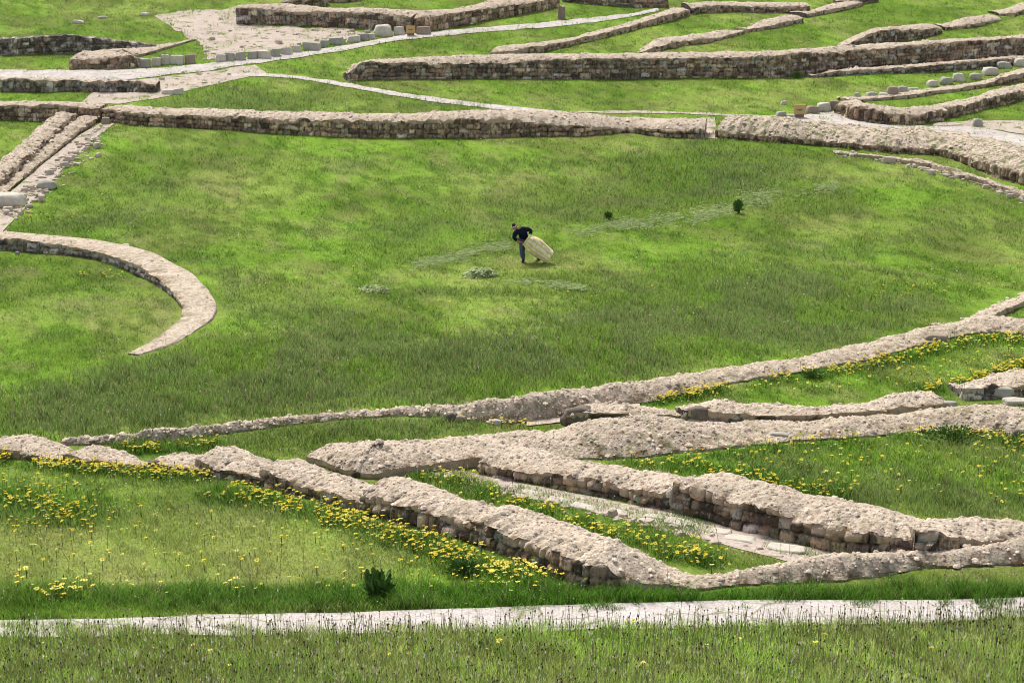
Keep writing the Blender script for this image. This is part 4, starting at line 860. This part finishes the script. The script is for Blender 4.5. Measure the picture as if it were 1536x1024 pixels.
bl = [(1287, 147, 10, 8, 'tiny stone at the left end of the boulder row'), (1308, 147, 19, 9, 'low grey boulder next to the tiny stone in the boulder row'), (1326, 146, 14, 7, 'small flat pale boulder before the pinkish boulder'), (1338, 145, 16, 15, 'upright pinkish boulder in the boulder row'), (1354, 141, 15, 12, 'grey squared boulder right of the pinkish boulder'),
      (1370, 138, 20, 7, 'flat dark boulder in the middle of the boulder row'), (1399, 130, 16, 10, 'pale upright boulder right of the flat dark boulder'), (1419, 127, 17, 11, 'leaning grey boulder in the right half of the row'), (1439, 123, 18, 13, 'biggest tilted pale boulder in the row'), (1464, 120, 17, 10, 'dark greenish boulder near the row end'), (1486, 113, 22, 12, 'wide pale boulder near the right edge'), (1508, 103, 20, 10, 'boulder tilted like a lid near the right edge'), (1531, 100, 20, 12, 'pale boulder at the right edge against the footing')]
for i, (x, y, w, h, l) in enumerate(bl): stone('boulder', x, y, w, h, l, 'boulders beside the right enclosure', 'brown_block' if i == 3 else ('pale_block' if i in (2, 6, 8, 10, 12) else 'grey_block'), 'boulder', boxy=.45, rough=.16)
for x, y, w, h, l, m in [(1218, 171, 17, 12, 'dark boulder just right of the orange sign', 'brown_block'), (1236, 168, 22, 14, 'large tan block right of the orange sign', 'pale_block'), (1251, 165, 13, 14, 'rounded block against the right enclosure corner', 'brown_block'), (1172, 176, 17, 9, 'grey block left of the orange sign', 'grey_block'), (1187, 177, 14, 6, 'low pale stone at the foot of the orange sign', 'pale_block'), (1176, 157, 9, 6, 'lone pale stone in the grass above the orange sign', 'pale_block'), (1467, 190, 14, 12, 'lone squared block in the slope at the right', 'grey_block')]:
    stone('boulder', x, y, w, h, l, 'blocks around the orange sign', m, 'boulder', boxy=.6)
for x, y, w, h, l, m, bx_ in [(68, 284, 26, 13, 'dark mottled rock in the grass beside the scree', 'grey_block', .25), (12, 312, 50, 22, 'large flat grey rock at the left edge below the sloping walls', 'pale_block', .35), (158, 187, 13, 11, 'squared stone at the head of the lower sloping wall', 'brown_block', .7), (26, 382, 8, 6, 'small tan stone at the foot of the curved wall', 'brown_block', .4), (188, 370, 11, 5, 'pale stone on the slope above the curved wall', 'pale_block', .4), (117, 36, 15, 6, 'pale rock in the far left grass', 'pale_block', .3), (217, 24, 12, 5, 'small pale rock near the gravel yard', 'pale_block', .3), (252, 142, 20, 8, 'low pale block at the end of the short stone face', 'pale_block', .7), (268, 142, 16, 10, 'squared pale block beside the low pale block', 'pale_block', .7), (153, 28, 14, 4, 'flat dark rock in the far left grass', 'grey_block', .3)]:
    stone('rock', x, y, w, h, l, 'loose rocks in the grass', m, 'rock', boxy=bx_, rough=.2)
for x, y, w, h, l, m in [(868, 637, 50, 26, 'dark rounded boulder at the end of the wall fragment', 'dark_block'), (1045, 634, 38, 24, 'dark stone set in the pocket of the humped wall', 'dark_block'), (1075, 641, 34, 7, 'pale flat stone lying before the dark pocket', 'pale_block'), (1163, 633, 24, 11, 'white stone showing in the humped wall side', 'pale_block'), (1184, 634, 16, 8, 'small grey stone beside the white stone in the humped wall', 'grey_block'), (1152, 570, 34, 10, 'brown flat stone under the edge of the long earthen wall', 'brown_block'), (1405, 512, 34, 12, 'rounded stone in the front of the long earthen wall', 'brown_block'), (1170, 660, 30, 12, 'grey stone jutting from the wide earthen wall', 'grey_block'), (1424, 610, 24, 9, 'grey slab at the tip of the humped wall', 'grey_block'), (1455, 598, 24, 20, 'big squared grey stone at the end of the right edge fragment', 'pale_block'), (1500, 597, 40, 17, 'long grey stone in the right edge wall fragment', 'grey_block'), (1528, 664, 22, 22, 'dark and white stone at the right edge in the flower drift', 'dark_block'), (1524, 607, 36, 10, 'flat pale slab in grass at the right edge', 'pale_block'), (678, 632, 18, 14, 'grey stone at the left in the front of the long earthen wall', 'dark_block'), (692, 633, 16, 11, 'brown stone in the front of the long earthen wall', 'brown_block'), (742, 637, 20, 9, 'pale stone at the end of the stony front of the long wall', 'pale_block'), (232, 703, 20, 15, 'grey upright stone at the left of the smallest wall lump', 'dark_block'), (726, 708, 14, 24, 'upright grey stone at the head of the inner diagonal wall', 'dark_block'), (1020, 768, 30, 42, 'tall dark lichened stone where the inner diagonal wall steps up', 'dark_block'), (554, 764, 22, 30, 'tall grey stone at the dark end of the outer diagonal wall', 'dark_block'), (716, 810, 20, 32, 'tall dark stone where the outer diagonal wall steps', 'dark_block')]:
    stone('stone_block', x, y, w, h, l, 'larger stones set in the foreground walls', m, 'stone block', boxy=.45, rough=.26, depth=.55)
sl = [(684, 718, 40, 6), (752, 722, 30, 5), (800, 742, 34, 6), (838, 752, 36, 6), (878, 764, 44, 7), (926, 770, 38, 6), (985, 778, 44, 7), (1024, 788, 52, 7), (1078, 800, 46, 7), (1112, 812, 52, 8), (1180, 828, 64, 9), (870, 748, 24, 5), (1140, 806, 34, 6)]
for i, (x, y, w, h) in enumerate(sl): stone('channel_slab', x, y, w, h, '%s flat slab of the stone channel' % ORD[i] + (', counted down from its far end' if i < 11 else ', set beside its upper edge'), 'slabs of the stone channel', 'pale_block', 'slab', depth=.5, boxy=.7, rough=.14, rz=-.45, sink=.06)
# scree pebbles
def scree():
    V, Fc = [], []; nv = 0
    kinds = []
    for q in range(7):
        base = stone_mesh('pebble', (1, RNG.uniform(.5, .9), RNG.uniform(.25, .6)), 5 + q * 7, RNG.uniform(.35, .75), .34, 2)
        kinds.append((np.array([v.co[:] for v in base.vertices]), np.array([p.vertices[:] for p in base.polygons])))
    px = []; py = []
    for k in range(420):
        t = random.random(); x = 160 * (1 - t) + 15 * t; y = 190 * (1 - t) + 325 * t; o = abs(random.gauss(0, 1)) * 13
        px.append(x + o - 12); py.append(y + o * .55 - 6)
    for k in range(60): px.append(random.uniform(240, 350)); py.append(random.uniform(105, 135))
    for k in range(120): px.append(random.uniform(300, 560)); t = px[-1]; py.append(random.uniform(46, max(50, 90 - (t - 320) * .16)))
    for k in range(140):
        t = random.random(); px.append(1250 + 290 * t); py.append(228 + 70 * t ** 1.4 + random.gauss(2, 3))
    for k in range(200):
        t = random.random(); px.append(680 + 500 * t); py.append(722 + 108 * t + random.gauss(0, 6))
    P = cast(px, py)
    for p in P:
        co, fc = kinds[random.randrange(7)]
        a = random.uniform(0, 6.28); s = (.05 + random.gammavariate(1.6, .075)) * (1 if p[1] > 50 else .5); R = np.array([[math.cos(a), -math.sin(a), 0], [math.sin(a), math.cos(a), 0], [0, 0, 1]]) * s
        V.append(co @ R.T + p - np.array([0, 0, .02])); Fc.append(fc + nv); nv += len(co)
    tag(link_mesh('scree_rubble', mesh_np('scree_rubble', np.concatenate(V), np.concatenate(Fc), False), MAT['rubble']), 'scattered small rubble on the scree and bare ground', 'rubble', kind='stuff')
scree()

# ------------------------------------------------------------------ stump post and small signs
def stump():
    p = cast1(842, 29); s = ppm(p[1]); h = 19 / s; r = 5.2 / s
    root = empty('wooden_stump', p); tag(root, 'weathered upright wooden stump beside the far path', 'stump')
    n, m = 22, 14; V = []
    for j in range(m):
        t = j / (m - 1)
        for i in range(n):
            a = 2 * math.pi * i / n; rr = r * (1.12 - .18 * t + .10 * math.sin(3 * a + 1) + .05 * math.sin(7 * a + t)) * (1 + .25 * max(0, .15 - t) / .15)
            V.append((rr * math.cos(a), rr * math.sin(a), -.1 + t * (h + .1) + .06 * math.sin(2 * a) * t))
    fc = []
    for j in range(m - 1):
        for i in range(n): fc.append((j * n + i, j * n + (i + 1) % n, (j + 1) * n + (i + 1) % n, (j + 1) * n + i))
    me = bpy.data.meshes.new('trunk'); me.from_pydata(V, [], fc); link_mesh('trunk', me, MAT['old_wood'], root)
    top = V[-n:]; me = bpy.data.meshes.new('cut_top'); me.from_pydata(top + [(0, 0, h + .02)], [], [(i, (i + 1) % n, n) for i in range(n)]); link_mesh('cut_top', me, MAT['brown_block'], root)
stump()
def box_bm(bm, c, s, bev=.01):
    r = bmesh.ops.create_cube(bm, size=1.0); vs = r['verts']
    for v in vs: v.co = Vector((v.co.x * s[0] + c[0], v.co.y * s[1] + c[1], v.co.z * s[2] + c[2]))
    es = list({e for v in vs for e in v.link_edges}); bmesh.ops.bevel(bm, geom=es, offset=bev, segments=2, affect='EDGES')
def bm_obj(name, bm, mat, parent=None, smooth=False):
    me = bpy.data.meshes.new(name); bm.to_mesh(me); bm.free()
    for p in me.polygons: p.use_smooth = smooth
    return link_mesh(name, me, mat, parent)
def small_sign(px, py, wpx, hpx, label, dark=True):
    p = cast1(px, py); s = ppm(p[1]); w, h = wpx / s, hpx / s
    root = empty('small_sign', p, .05); tag(root, label, 'sign', 'small orange signs')
    bm = bmesh.new(); box_bm(bm, (0, .10, h * .12), (w * .8, .22, h * .34)); bm_obj('base_block', bm, MAT['old_wood'], root)
    bm = bmesh.new(); box_bm(bm, (0, 0, h * .62), (w, .10, h * .72)); b = bm_obj('sign_panel', bm, MAT['sign_face'], root)
    bm = bmesh.new()   # the green arrow-like mark, too small to read in the photograph
    z = h * .60
    for x0, x1, hh in ((-.30, -.10, .10), (-.10, .08, .16), (.08, .22, .12), (.22, .30, .05)):
        box_bm(bm, ((x0 + x1) / 2 * w, -.055, z + .02 * h * (x0 > 0)), ((x1 - x0) * w * .94, .012, hh * h), .003)
    bm_obj('green_mark', bm, MAT['sign_mark'], root)
small_sign(1199, 177, 17, 20, 'small orange sign with a green mark standing by the right enclosure')
small_sign(616, 54, 13, 15, 'small orange sign at the foot of the far wall corner')

# ------------------------------------------------------------------ leafy plants and cut grass heaps
def leafy(px, py, wpx, hpx, nl, leaf, label, name='leafy_plant', seed=1, upright=.6):
    rnd = random.Random(seed); p = cast1(px, py); s = ppm(p[1]); W, H = wpx / s / 2, hpx / s
    root = empty(name, p); tag(root, label, 'plant')
    V, Fc = [], []; SV, SF = [], []
    for k in range(nl):
        a = rnd.uniform(0, 6.283); t = rnd.random() ** .6; r = W * rnd.uniform(.15, 1.0) * (1 - .35 * t)
        b = Vector((math.cos(a) * r * .35, math.sin(a) * r * .35, H * .55 * t * rnd.random())); e = Vector((math.cos(a) * r, math.sin(a) * r, H * (.15 + .85 * t) * rnd.uniform(.75, 1.05)))
        d = (e - b); L = min(leaf * rnd.uniform(.7, 1.3), max(.08, d.length)); q = e - d.normalized() * L
        sd = d.cross(Vector((rnd.uniform(-1, 1), rnd.uniform(-1, 1), rnd.uniform(.2, 1)))).normalized() * L * rnd.uniform(.16, .26); nrm = Vector((0, 0, -L * .12)); i = len(V)
        V += [q, q + d.normalized() * L * .3 + sd, q + d.normalized() * L * .7 + sd * .8, e + nrm, q + d.normalized() * L * .7 - sd * .8, q + d.normalized() * L * .3 - sd]; Fc.append((i, i + 1, i + 2, i + 3, i + 4, i + 5))
    for k in range(max(4, nl // 16)):
        a = rnd.uniform(0, 6.283); r = W * rnd.uniform(0, .6); h = H * rnd.uniform(.7, 1.0); i = len(SV)
        x, y = math.cos(a) * r, math.sin(a) * r
        SV += [(x * .2 - .008, y * .2, -.03), (x * .2 + .008, y * .2, -.03), (x + .004, y, h), (x - .004, y, h)]; SF.append((i, i + 1, i + 2, i + 3))
    me = bpy.data.meshes.new('leaves'); me.from_pydata([v[:] for v in V], [], Fc); link_mesh('leaves', me, MAT['dark_leaf'], root)
    me = bpy.data.meshes.new('stems'); me.from_pydata(SV, [], SF); link_mesh('stems', me, MAT['green_stem'], root)
leafy(567, 897, 70, 50, 130, .22, 'dark leafy plant in the front lawn above the paved path', seed=4)
leafy(1107, 320, 24, 23, 230, .12, 'small dark round bush alone on the middle slope', 'bush', seed=9)
leafy(695, 862, 76, 26, 260, .10, 'low dark flower bush in the drift before the longest diagonal wall', 'flower_bush', seed=12)
leafy(1430, 664, 120, 26, 360, .10, 'wide dark flower bush at the right end of the wide earthen wall', 'flower_bush', seed=14)
leafy(912, 328, 22, 12, 120, .12, 'low dark weed clump left of the round bush', 'weed_clump', seed=15)
leafy(1196, 118, 26, 11, 160, .14, 'green weed clump at the foot of the main far wall', 'weed_clump', seed=16)
leafy(1218, 568, 54, 15, 200, .10, 'dark flower bush below the long earthen wall', 'flower_bush', seed=17)
def heap(px, py, wpx, hpx, n, label, seed):
    rnd = np.random.default_rng(seed); p = cast1(px, py); s = ppm(p[1]); W, H = wpx / s / 2, hpx / s
    root = empty('cut_grass_heap', p); tag(root, label, 'grass heap', 'heaps of cut grass')
    a = rnd.random(n) * 6.283; r = np.sqrt(rnd.random(n)); x, y = np.cos(a) * r * W, np.sin(a) * r * W * .7; z = H * np.clip(1 - r ** 2, 0, 1) * rnd.uniform(.2, 1.0, n) * (.55 + .9 * fbm(x * 3.3 + p[0], y * 3.3, seed, 3)) + ground(x + p[0], y + p[1]) - p[2]
    b = rnd.random(n) * 6.283; L = rnd.uniform(.10, .34, n); w = .013
    d = np.stack([np.cos(b) * L, np.sin(b) * L, rnd.normal(0, .05, n)], -1); sd = np.stack([-np.sin(b) * w, np.cos(b) * w, np.full(n, .01)], -1); P = np.stack([x, y, z], -1)
    md = P + np.array([0, 0, .04]); V = np.stack([P - d / 2 - sd, P - d / 2 + sd, md + sd, md - sd, P + d / 2], 1).reshape(-1, 3); i = (np.arange(n) * 5)[:, None]
    f = np.concatenate([i + [0, 1, 2], i + [0, 2, 3], i + [3, 2, 4]])
    c = np.where(rnd.random((n, 1)) < .6, np.array([.52, .58, .32]), np.array([.26, .35, .14])) * rnd.uniform(.6, 1.35, (n, 1))
    me = mesh_np('cut_stems', V, f, False); set_col(me, 'blade', np.repeat(c, 5, 0)); set_gn(me, x + p[0], y + p[1], 5); link_mesh('cut_stems', me, MAT['blade'], root)
heap(720, 414, 50, 14, 2600, 'large heap of freshly cut grass in front of the bending man', 3)
heap(563, 436, 42, 8, 1800, 'smaller flat heap of cut grass farther left', 4)
def swath():
    segs = [((610, 402), (700, 384), 4), ((690, 386), (765, 368), 5), ((840, 355), (940, 338), 6), ((930, 340), (1060, 324), 8), ((1050, 326), (1110, 312), 6), ((1110, 305), (1200, 290), 8), ((1200, 290), (1260, 281), 5), ((760, 422), (880, 434), 3)]
    px, py = [], []
    for (a, b, w) in segs:
        n = int(math.hypot(b[0] - a[0], b[1] - a[1]) * 8); t = RNG.random(n)
        px.append(a[0] + (b[0] - a[0]) * t + RNG.normal(0, 3, n)); py.append(a[1] + (b[1] - a[1]) * t + RNG.normal(0, w * .8, n))
    P = cast(np.concatenate(px), np.concatenate(py)); k = fbm(P[:, 0] * 1.0, P[:, 1] * .5, 88, 4) + RNG.normal(0, .06, len(P)) > .47; P = P[k]; n = len(P)
    P[:, 2] += RNG.uniform(.03, .11, n); b = RNG.normal(.5, .5, n); L = RNG.uniform(.15, .4, n); w = .016
    d = np.stack([np.cos(b) * L, np.sin(b) * L, RNG.normal(0, .03, n)], -1); sd = np.stack([-np.sin(b) * w, np.cos(b) * w, np.full(n, .012)], -1)
    V = np.stack([P - d / 2 - sd, P - d / 2 + sd, P + d / 2], 1).reshape(-1, 3)
    c = np.where(RNG.random((n, 1)) < .6, np.array([.31, .37, .17]), np.array([.22, .31, .11])) * RNG.uniform(.6, 1.3, (n, 1))
    me = mesh_np('cut_grass_swath', V, np.arange(3 * n).reshape(-1, 3), False); set_col(me, 'blade', np.repeat(c, 3, 0)); set_gn(me, P[:, 0], P[:, 1], 3)
    tag(link_mesh('cut_grass_swath', me, MAT['blade']), 'pale swath of cut grass lying across the middle slope', 'cut grass', kind='stuff')
swath()

# ------------------------------------------------------------------ the man and his sack
def skin_body(name, joints, edges, parent, mat, sub=2, root=0):
    me = bpy.data.meshes.new(name); me.from_pydata([j[:3] for j in joints], edges, []); o = link_mesh(name, me, mat, parent)
    md = o.modifiers.new('skin', 'SKIN'); md.use_smooth_shade = True
    for i, j in enumerate(joints):
        r = j[3]; me.skin_vertices[0].data[i].radius = (r, r) if not isinstance(r, tuple) else r
        me.skin_vertices[0].data[i].use_root = (i == root)
    sb = o.modifiers.new('sub', 'SUBSURF'); sb.levels = sub; sb.render_levels = sub
    return o
def blob(name, c, s, rot, parent, mat, fn=None):
    bm = bmesh.new(); bmesh.ops.create_uvsphere(bm, u_segments=28, v_segments=20, radius=1.0)
    for v in bm.verts:
        q = Vector(v.co)
        if fn: q = fn(q)
        v.co = Vector((q.x * s[0], q.y * s[1], q.z * s[2]))
    bm.transform(Matrix.Translation(c) @ rot)
    return bm_obj(name, bm, mat, parent, True)
def person():
    p = cast1(783, 393.5); root = empty('person', p)
    tag(root, 'bending man in dark sweater, jeans and pale headband holding a striped sack', 'person')
    # x = right in the picture, y = away, z = up (metres)
    HIP = (.10, .12, .80); 
    J = [(HIP[0], HIP[1], HIP[2], .15), (.06, .06, .98, (.165, .14)), (-.01, -.03, 1.14, (.185, .15)), (-.06, -.10, 1.25, (.15, .12)), (-.13, -.16, 1.30, .065), (-.22, -.22, 1.335, .06),   # pelvis..neck..head root
         (-.24, -.20, 1.17, .085), (-.30, -.26, .97, .062), (-.12, -.32, .83, .048), (-.06, -.33, .82, .036),     # his right arm (left in the picture)
         (.14, -.04, 1.26, .085), (.33, -.02, 1.20, .062), (.30, -.20, 1.00, .046), (.285, -.24, .95, .036),     # other arm, elbow out
         (.02, .04, .76, .115), (.00, .02, .42, .080), (.05, .05, .10, .060),                                       # near leg
         (.24, .22, .76, .115), (.42, .26, .44, .080), (.56, .40, .12, .060)]                                       # far leg behind the sack
    E = [(0, 1), (1, 2), (2, 3), (3, 4), (4, 5), (3, 6), (6, 7), (7, 8), (8, 9), (3, 10), (10, 11), (11, 12), (12, 13), (0, 14), (14, 15), (15, 16), (0, 17), (17, 18), (18, 19)]
    thin = {0, 1, 2, 3, 6, 7, 10, 11, 14, 15, 17, 18}      # what the clothes cover stays well inside them
    skin_body('body', [(a, b, c, tuple((.3 if i in (2, 3, 6, 10) else .60) * q for q in (r if isinstance(r, tuple) else (r, r))) if i in thin else r) for i, (a, b, c, r) in enumerate(J)], E, root, MAT['skin'])
    # clothes follow the same skeleton a little fatter
    def fat(idx, k): 
        out = []
        for i in idx:
            a, b, c, r = J[i]; r = r if isinstance(r, tuple) else (r, r); out.append((a, b, c, (r[0] * k + .012, r[1] * k + .012)))
        return out
    sw = [0, 1, 2, 3, 4, 6, 7, 8, 10, 11, 12]; ren = {v: i for i, v in enumerate(sw)}
    js = fat(sw, 1.10)
    def short(a, b, t): return tuple(js[ren[a]][k] + (js[ren[b]][k] - js[ren[a]][k]) * t for k in range(3))
    js[ren[8]] = (*short(7, 8, .72), (.062, .062)); js[ren[12]] = (*short(11, 12, .62), (.062, .062)); js[ren[4]] = (*short(3, 4, .55), (.075, .075)); js[0] = (.085, .09, .80, (.178, .165))
    skin_body('sweater', js, [(ren[a], ren[b]) for a, b in E if a in ren and b in ren], root, MAT['navy_cloth'])
    jd = [0, 14, 15, 16, 17, 18, 19]; ren2 = {v: i for i, v in enumerate(jd)}; jj = fat(jd, 1.12); jj[0] = (.10, .12, .80, (.165, .155))
    skin_body('jeans', jj, [(ren2[a], ren2[b]) for a, b in E if a in ren2 and b in ren2], root, MAT['denim'])
    for (x, y, z, yaw) in ((.05, .03, 0, -.25), (.58, .40, .02, .5)):
        bt = skin_body('boot', [(x, y + .03, z + .16, .066), (x, y + .04, z + .06, .062), (x + math.sin(yaw) * .10, y - .09, z + .045, .052), (x + math.sin(yaw) * .19, y - .17, z + .04, .040)], [(0, 1), (1, 2), (2, 3)], root, MAT['boot'])
    # head: turned down and to the viewer's left
    hc = Vector((-.285, -.27, 1.385)); rot = Matrix.Rotation(rad(-16), 4, 'Z') @ Matrix.Rotation(rad(26), 4, 'X') @ Matrix.Rotation(rad(-14), 4, 'Y')
    def hf(q):
        x, y, z = q
        jaw = 1 - .28 * max(0, -z) ** 1.3
        y2 = y * (1 - .12 * max(0, -z)); 
        if y < 0: y2 += -.05 * math.exp(-((z + .45) / .3) ** 2) - .22 * math.exp(-((x / .22) ** 2 + ((z + .12) / .24) ** 2)) + .07 * math.exp(-(((abs(x) - .38) / .2) ** 2 + ((z - .12) / .14) ** 2))
        return Vector((x * jaw, y2, z))
    blob('head', hc, (.078, .098, .118), rot, root, MAT['skin'], hf)
    T = Matrix.Translation(hc) @ rot
    def at(v): return T @ Vector(v)
    for sx in (-1, 1):
        blob('eye', at((sx * .030, -.083, .014)), (.011, .006, .006), rot, root, MAT['eye_dark'])
        blob('ear', at((sx * .077, .006, -.005)), (.012, .022, .032), rot, root, MAT['skin'])
    blob('mouth', at((0, -.088, -.056)), (.024, .007, .008), rot, root, MAT['lip'])
    blob('nose', at((0, -.106, -.018)), (.014, .016, .022), rot, root, MAT['skin'])
    def hairf(q):
        x, y, z = q
        if y < -.15 and z < .38: y = y * .72; 
        return Vector((x, y, max(z, -.55 if y > 0 else -.05) * (1 + .05 * math.sin(9 * x) * math.sin(8 * y))))
    blob('hair', at((0, .012, .022)), (.088, .104, .118), rot, root, MAT['hair'], hairf)
    bm = bmesh.new(); n = 36
    for i in range(n):
        a = 2 * math.pi * i / n
        for dz in (-.016, .018): 
            for k in (1.0, 1.06): bm.verts.new((math.cos(a) * .0905 * k, math.sin(a) * .110 * k + .004, .052 + dz))
    bm.verts.ensure_lookup_table()
    for i in range(n):
        a, b = i * 4, ((i + 1) % n) * 4
        for q in ((1, 3), (3, 2), (2, 0), (0, 1)): bm.faces.new((bm.verts[a + q[0]], bm.verts[b + q[0]], bm.verts[b + q[1]], bm.verts[a + q[1]]))
    bm.transform(T); bm_obj('headband', bm, MAT['headband'], root, True)
    # hands: a palm, four unequal curled fingers and a thumb from the side of the palm
    def hand(w, d, up):
        w = Vector(w); d = Vector(d).normalized(); up = Vector(up).normalized(); s = d.cross(up).normalized()
        js = [(*w, .026), (*(w + d * .045), (.036, .022)), (*(w + d * .085), (.038, .020))]; ed = [(0, 1), (1, 2)]
        for k, (o, L) in enumerate(((-.030, .070), (-.010, .080), (.010, .075), (.029, .058))):
            b = w + d * .085 + s * o; a1 = b + d * L * .42 - up * .008; a2 = a1 + d * L * .15 - up * L * .36; a3 = a2 - d * L * .25 - up * L * .18; i = len(js)
            js += [(*b, .0105), (*a1, .0098), (*a2, .009), (*a3, .008)]; ed += [(2, i), (i, i + 1), (i + 1, i + 2), (i + 2, i + 3)]
        b = w + d * .03 - s * .030; i = len(js); js += [(*b, .013), (*(b - s * .022 + d * .03 - up * .012), .011), (*(b - s * .016 + d * .058 - up * .03), .0095)]; ed += [(1, i), (i, i + 1), (i + 1, i + 2)]
        skin_body('hand', js, ed, root, MAT['skin'], 2)
    hand((-.075, -.33, .822), (1, .05, -.05), (0, -.4, 1)); hand((.285, -.235, .965), (.05, -.25, -1), (.9, -.4, .1))
person()
def sack():
    p = cast1(783, 393.5)
    root = empty('woven_sack', (p[0] + .9, p[1] - .1, p[2])); tag(root, 'bulging yellow and white striped woven sack held open by the man', 'sack')
    A = Vector((.16, -.28, .90)); B = Vector((1.03, -.16, .22)); ax = (B - A); L = ax.length; ax.normalize()
    side = ax.cross(Vector((0, 0, 1))).normalized(); upv = side.cross(ax).normalized()    # side is towards the camera or away, upv the upper side
    off = p - np.array(root.location)
    n, m = 72, 44; V = np.zeros((n, m, 3)); Cc = np.zeros((n, m, 3))
    for i in range(n):
        t = i / (n - 1)
        ru = .22 + .085 * sstep(0, .35, t) + .03 * math.sin(t * 5); rs = .22 + .08 * sstep(0, .4, t)
        if t > .93: k = (t - .93) / .07; ru *= 1 - .9 * k ** 2.5; rs *= 1 - .9 * k ** 2.5
        for j in range(m):
            a = 2 * math.pi * j / m
            ca, sa = math.cos(a), math.sin(a); sq = (abs(ca) ** 2.3 + abs(sa) ** 2.3) ** (-1 / 2.3)
            wr = 1 + .06 * (float(vnoise(t * 7 + a * .3, a * 2.5, 5)) - .5) + .03 * math.sin(a * 7 + t * 9) * (1 - t)
            q = A + ax * (t * L - .05 * sa * (1 - t)) + upv * (ca * sq * ru * wr) + side * (sa * sq * rs * wr)
            V[i, j] = np.array(q[:]) + off
            st = (a / (2 * math.pi) * 12) % 1.0; nz = float(vnoise(t * 9, a * 3, 8))
            c = (.62, .56, .42) if ca > .1 else (.40, .36, .22)  # paler top and darker underside painted as shade, overwritten next
            c = (.74, .66, .50) if sa > -.2 else (.56, .50, .28)  # shade painted into the cloth: one side paler, the other darker
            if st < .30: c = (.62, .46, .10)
            elif st < (.36 if sa > 0 else .56): c = (.13, .14, .045)  # dark stripe widened on the side painted as shaded
            hb = (t * 6.2) % 1.0
            if hb < .10 and t < .5: c = (.62, .52, .20)
            Cc[i, j] = np.array(c) * (.8 + .4 * nz)
    f = grid_faces(n, m, True); me = mesh_np('sack_body', V.reshape(-1, 3), f); set_col(me, 'sackcol', Cc.reshape(-1, 3)); link_mesh('sack_body', me, MAT['sack'], root)
    me2 = bpy.data.meshes.new('rolled_rim'); bm = bmesh.new(); K = 8
    for j in range(m):
        c = Vector(V[0, j]); cen = Vector(V[0].mean(0)); r = (c - cen).normalized()
        for k in range(K):
            b = 2 * math.pi * k / K; bm.verts.new(c + r * math.cos(b) * .022 + ax * math.sin(b) * .022)
    bm.verts.ensure_lookup_table()
    for j in range(m):
        for k in range(K): bm.faces.new((bm.verts[j * K + k], bm.verts[((j + 1) % m) * K + k], bm.verts[((j + 1) % m) * K + (k + 1) % K], bm.verts[j * K + (k + 1) % K]))
    bm_obj('rolled_rim', bm, MAT['rope_rim'], root, True)
sack()

# ------------------------------------------------------------------ light
ELEV, AZ = 54.0, -24.0      # high, veiled sun behind the scene and slightly left
w = bpy.data.worlds.new("World"); scene.world = w; w.use_nodes = True; nt = w.node_tree
sky = nt.nodes.new('ShaderNodeTexSky'); sky.sky_type = 'NISHITA'; sky.sun_disc = False; sky.sun_elevation = rad(ELEV); sky.sun_rotation = rad(AZ)
sky.air_density = 1.0; sky.dust_density = 3.0; sky.altitude = 3000
hs = nt.nodes.new('ShaderNodeHueSaturation'); hs.inputs['Saturation'].default_value = 0.35      # veiled, nearly white sky
nt.links.new(sky.outputs[0], hs.inputs['Color']); nt.links.new(hs.outputs[0], nt.nodes['Background'].inputs[0]); nt.nodes['Background'].inputs[1].default_value = 0.13
sd = bpy.data.lights.new('sun', 'SUN'); sd.energy = 3.4; sd.angle = rad(20); sd.color = (1.0, .94, .85)
so = bpy.data.objects.new('sun', sd); COL.objects.link(so)
d = Vector((math.sin(rad(AZ)) * math.cos(rad(ELEV)), math.cos(rad(AZ)) * math.cos(rad(ELEV)), math.sin(rad(ELEV))))
so.rotation_euler = d.to_track_quat('Z', 'Y').to_euler(); so.location = (0, 60, 60)
scene.view_settings.view_transform = 'Standard'; scene.view_settings.look = 'None'; scene.view_settings.exposure = 0.87; scene.view_settings.gamma = 1.0
scene.cycles.pixel_filter_type = 'BLACKMAN_HARRIS'; scene.cycles.filter_width = 1.0
scene.cycles.max_bounces = 5; scene.cycles.diffuse_bounces = 3; scene.cycles.glossy_bounces = 1; scene.cycles.transmission_bounces = 2
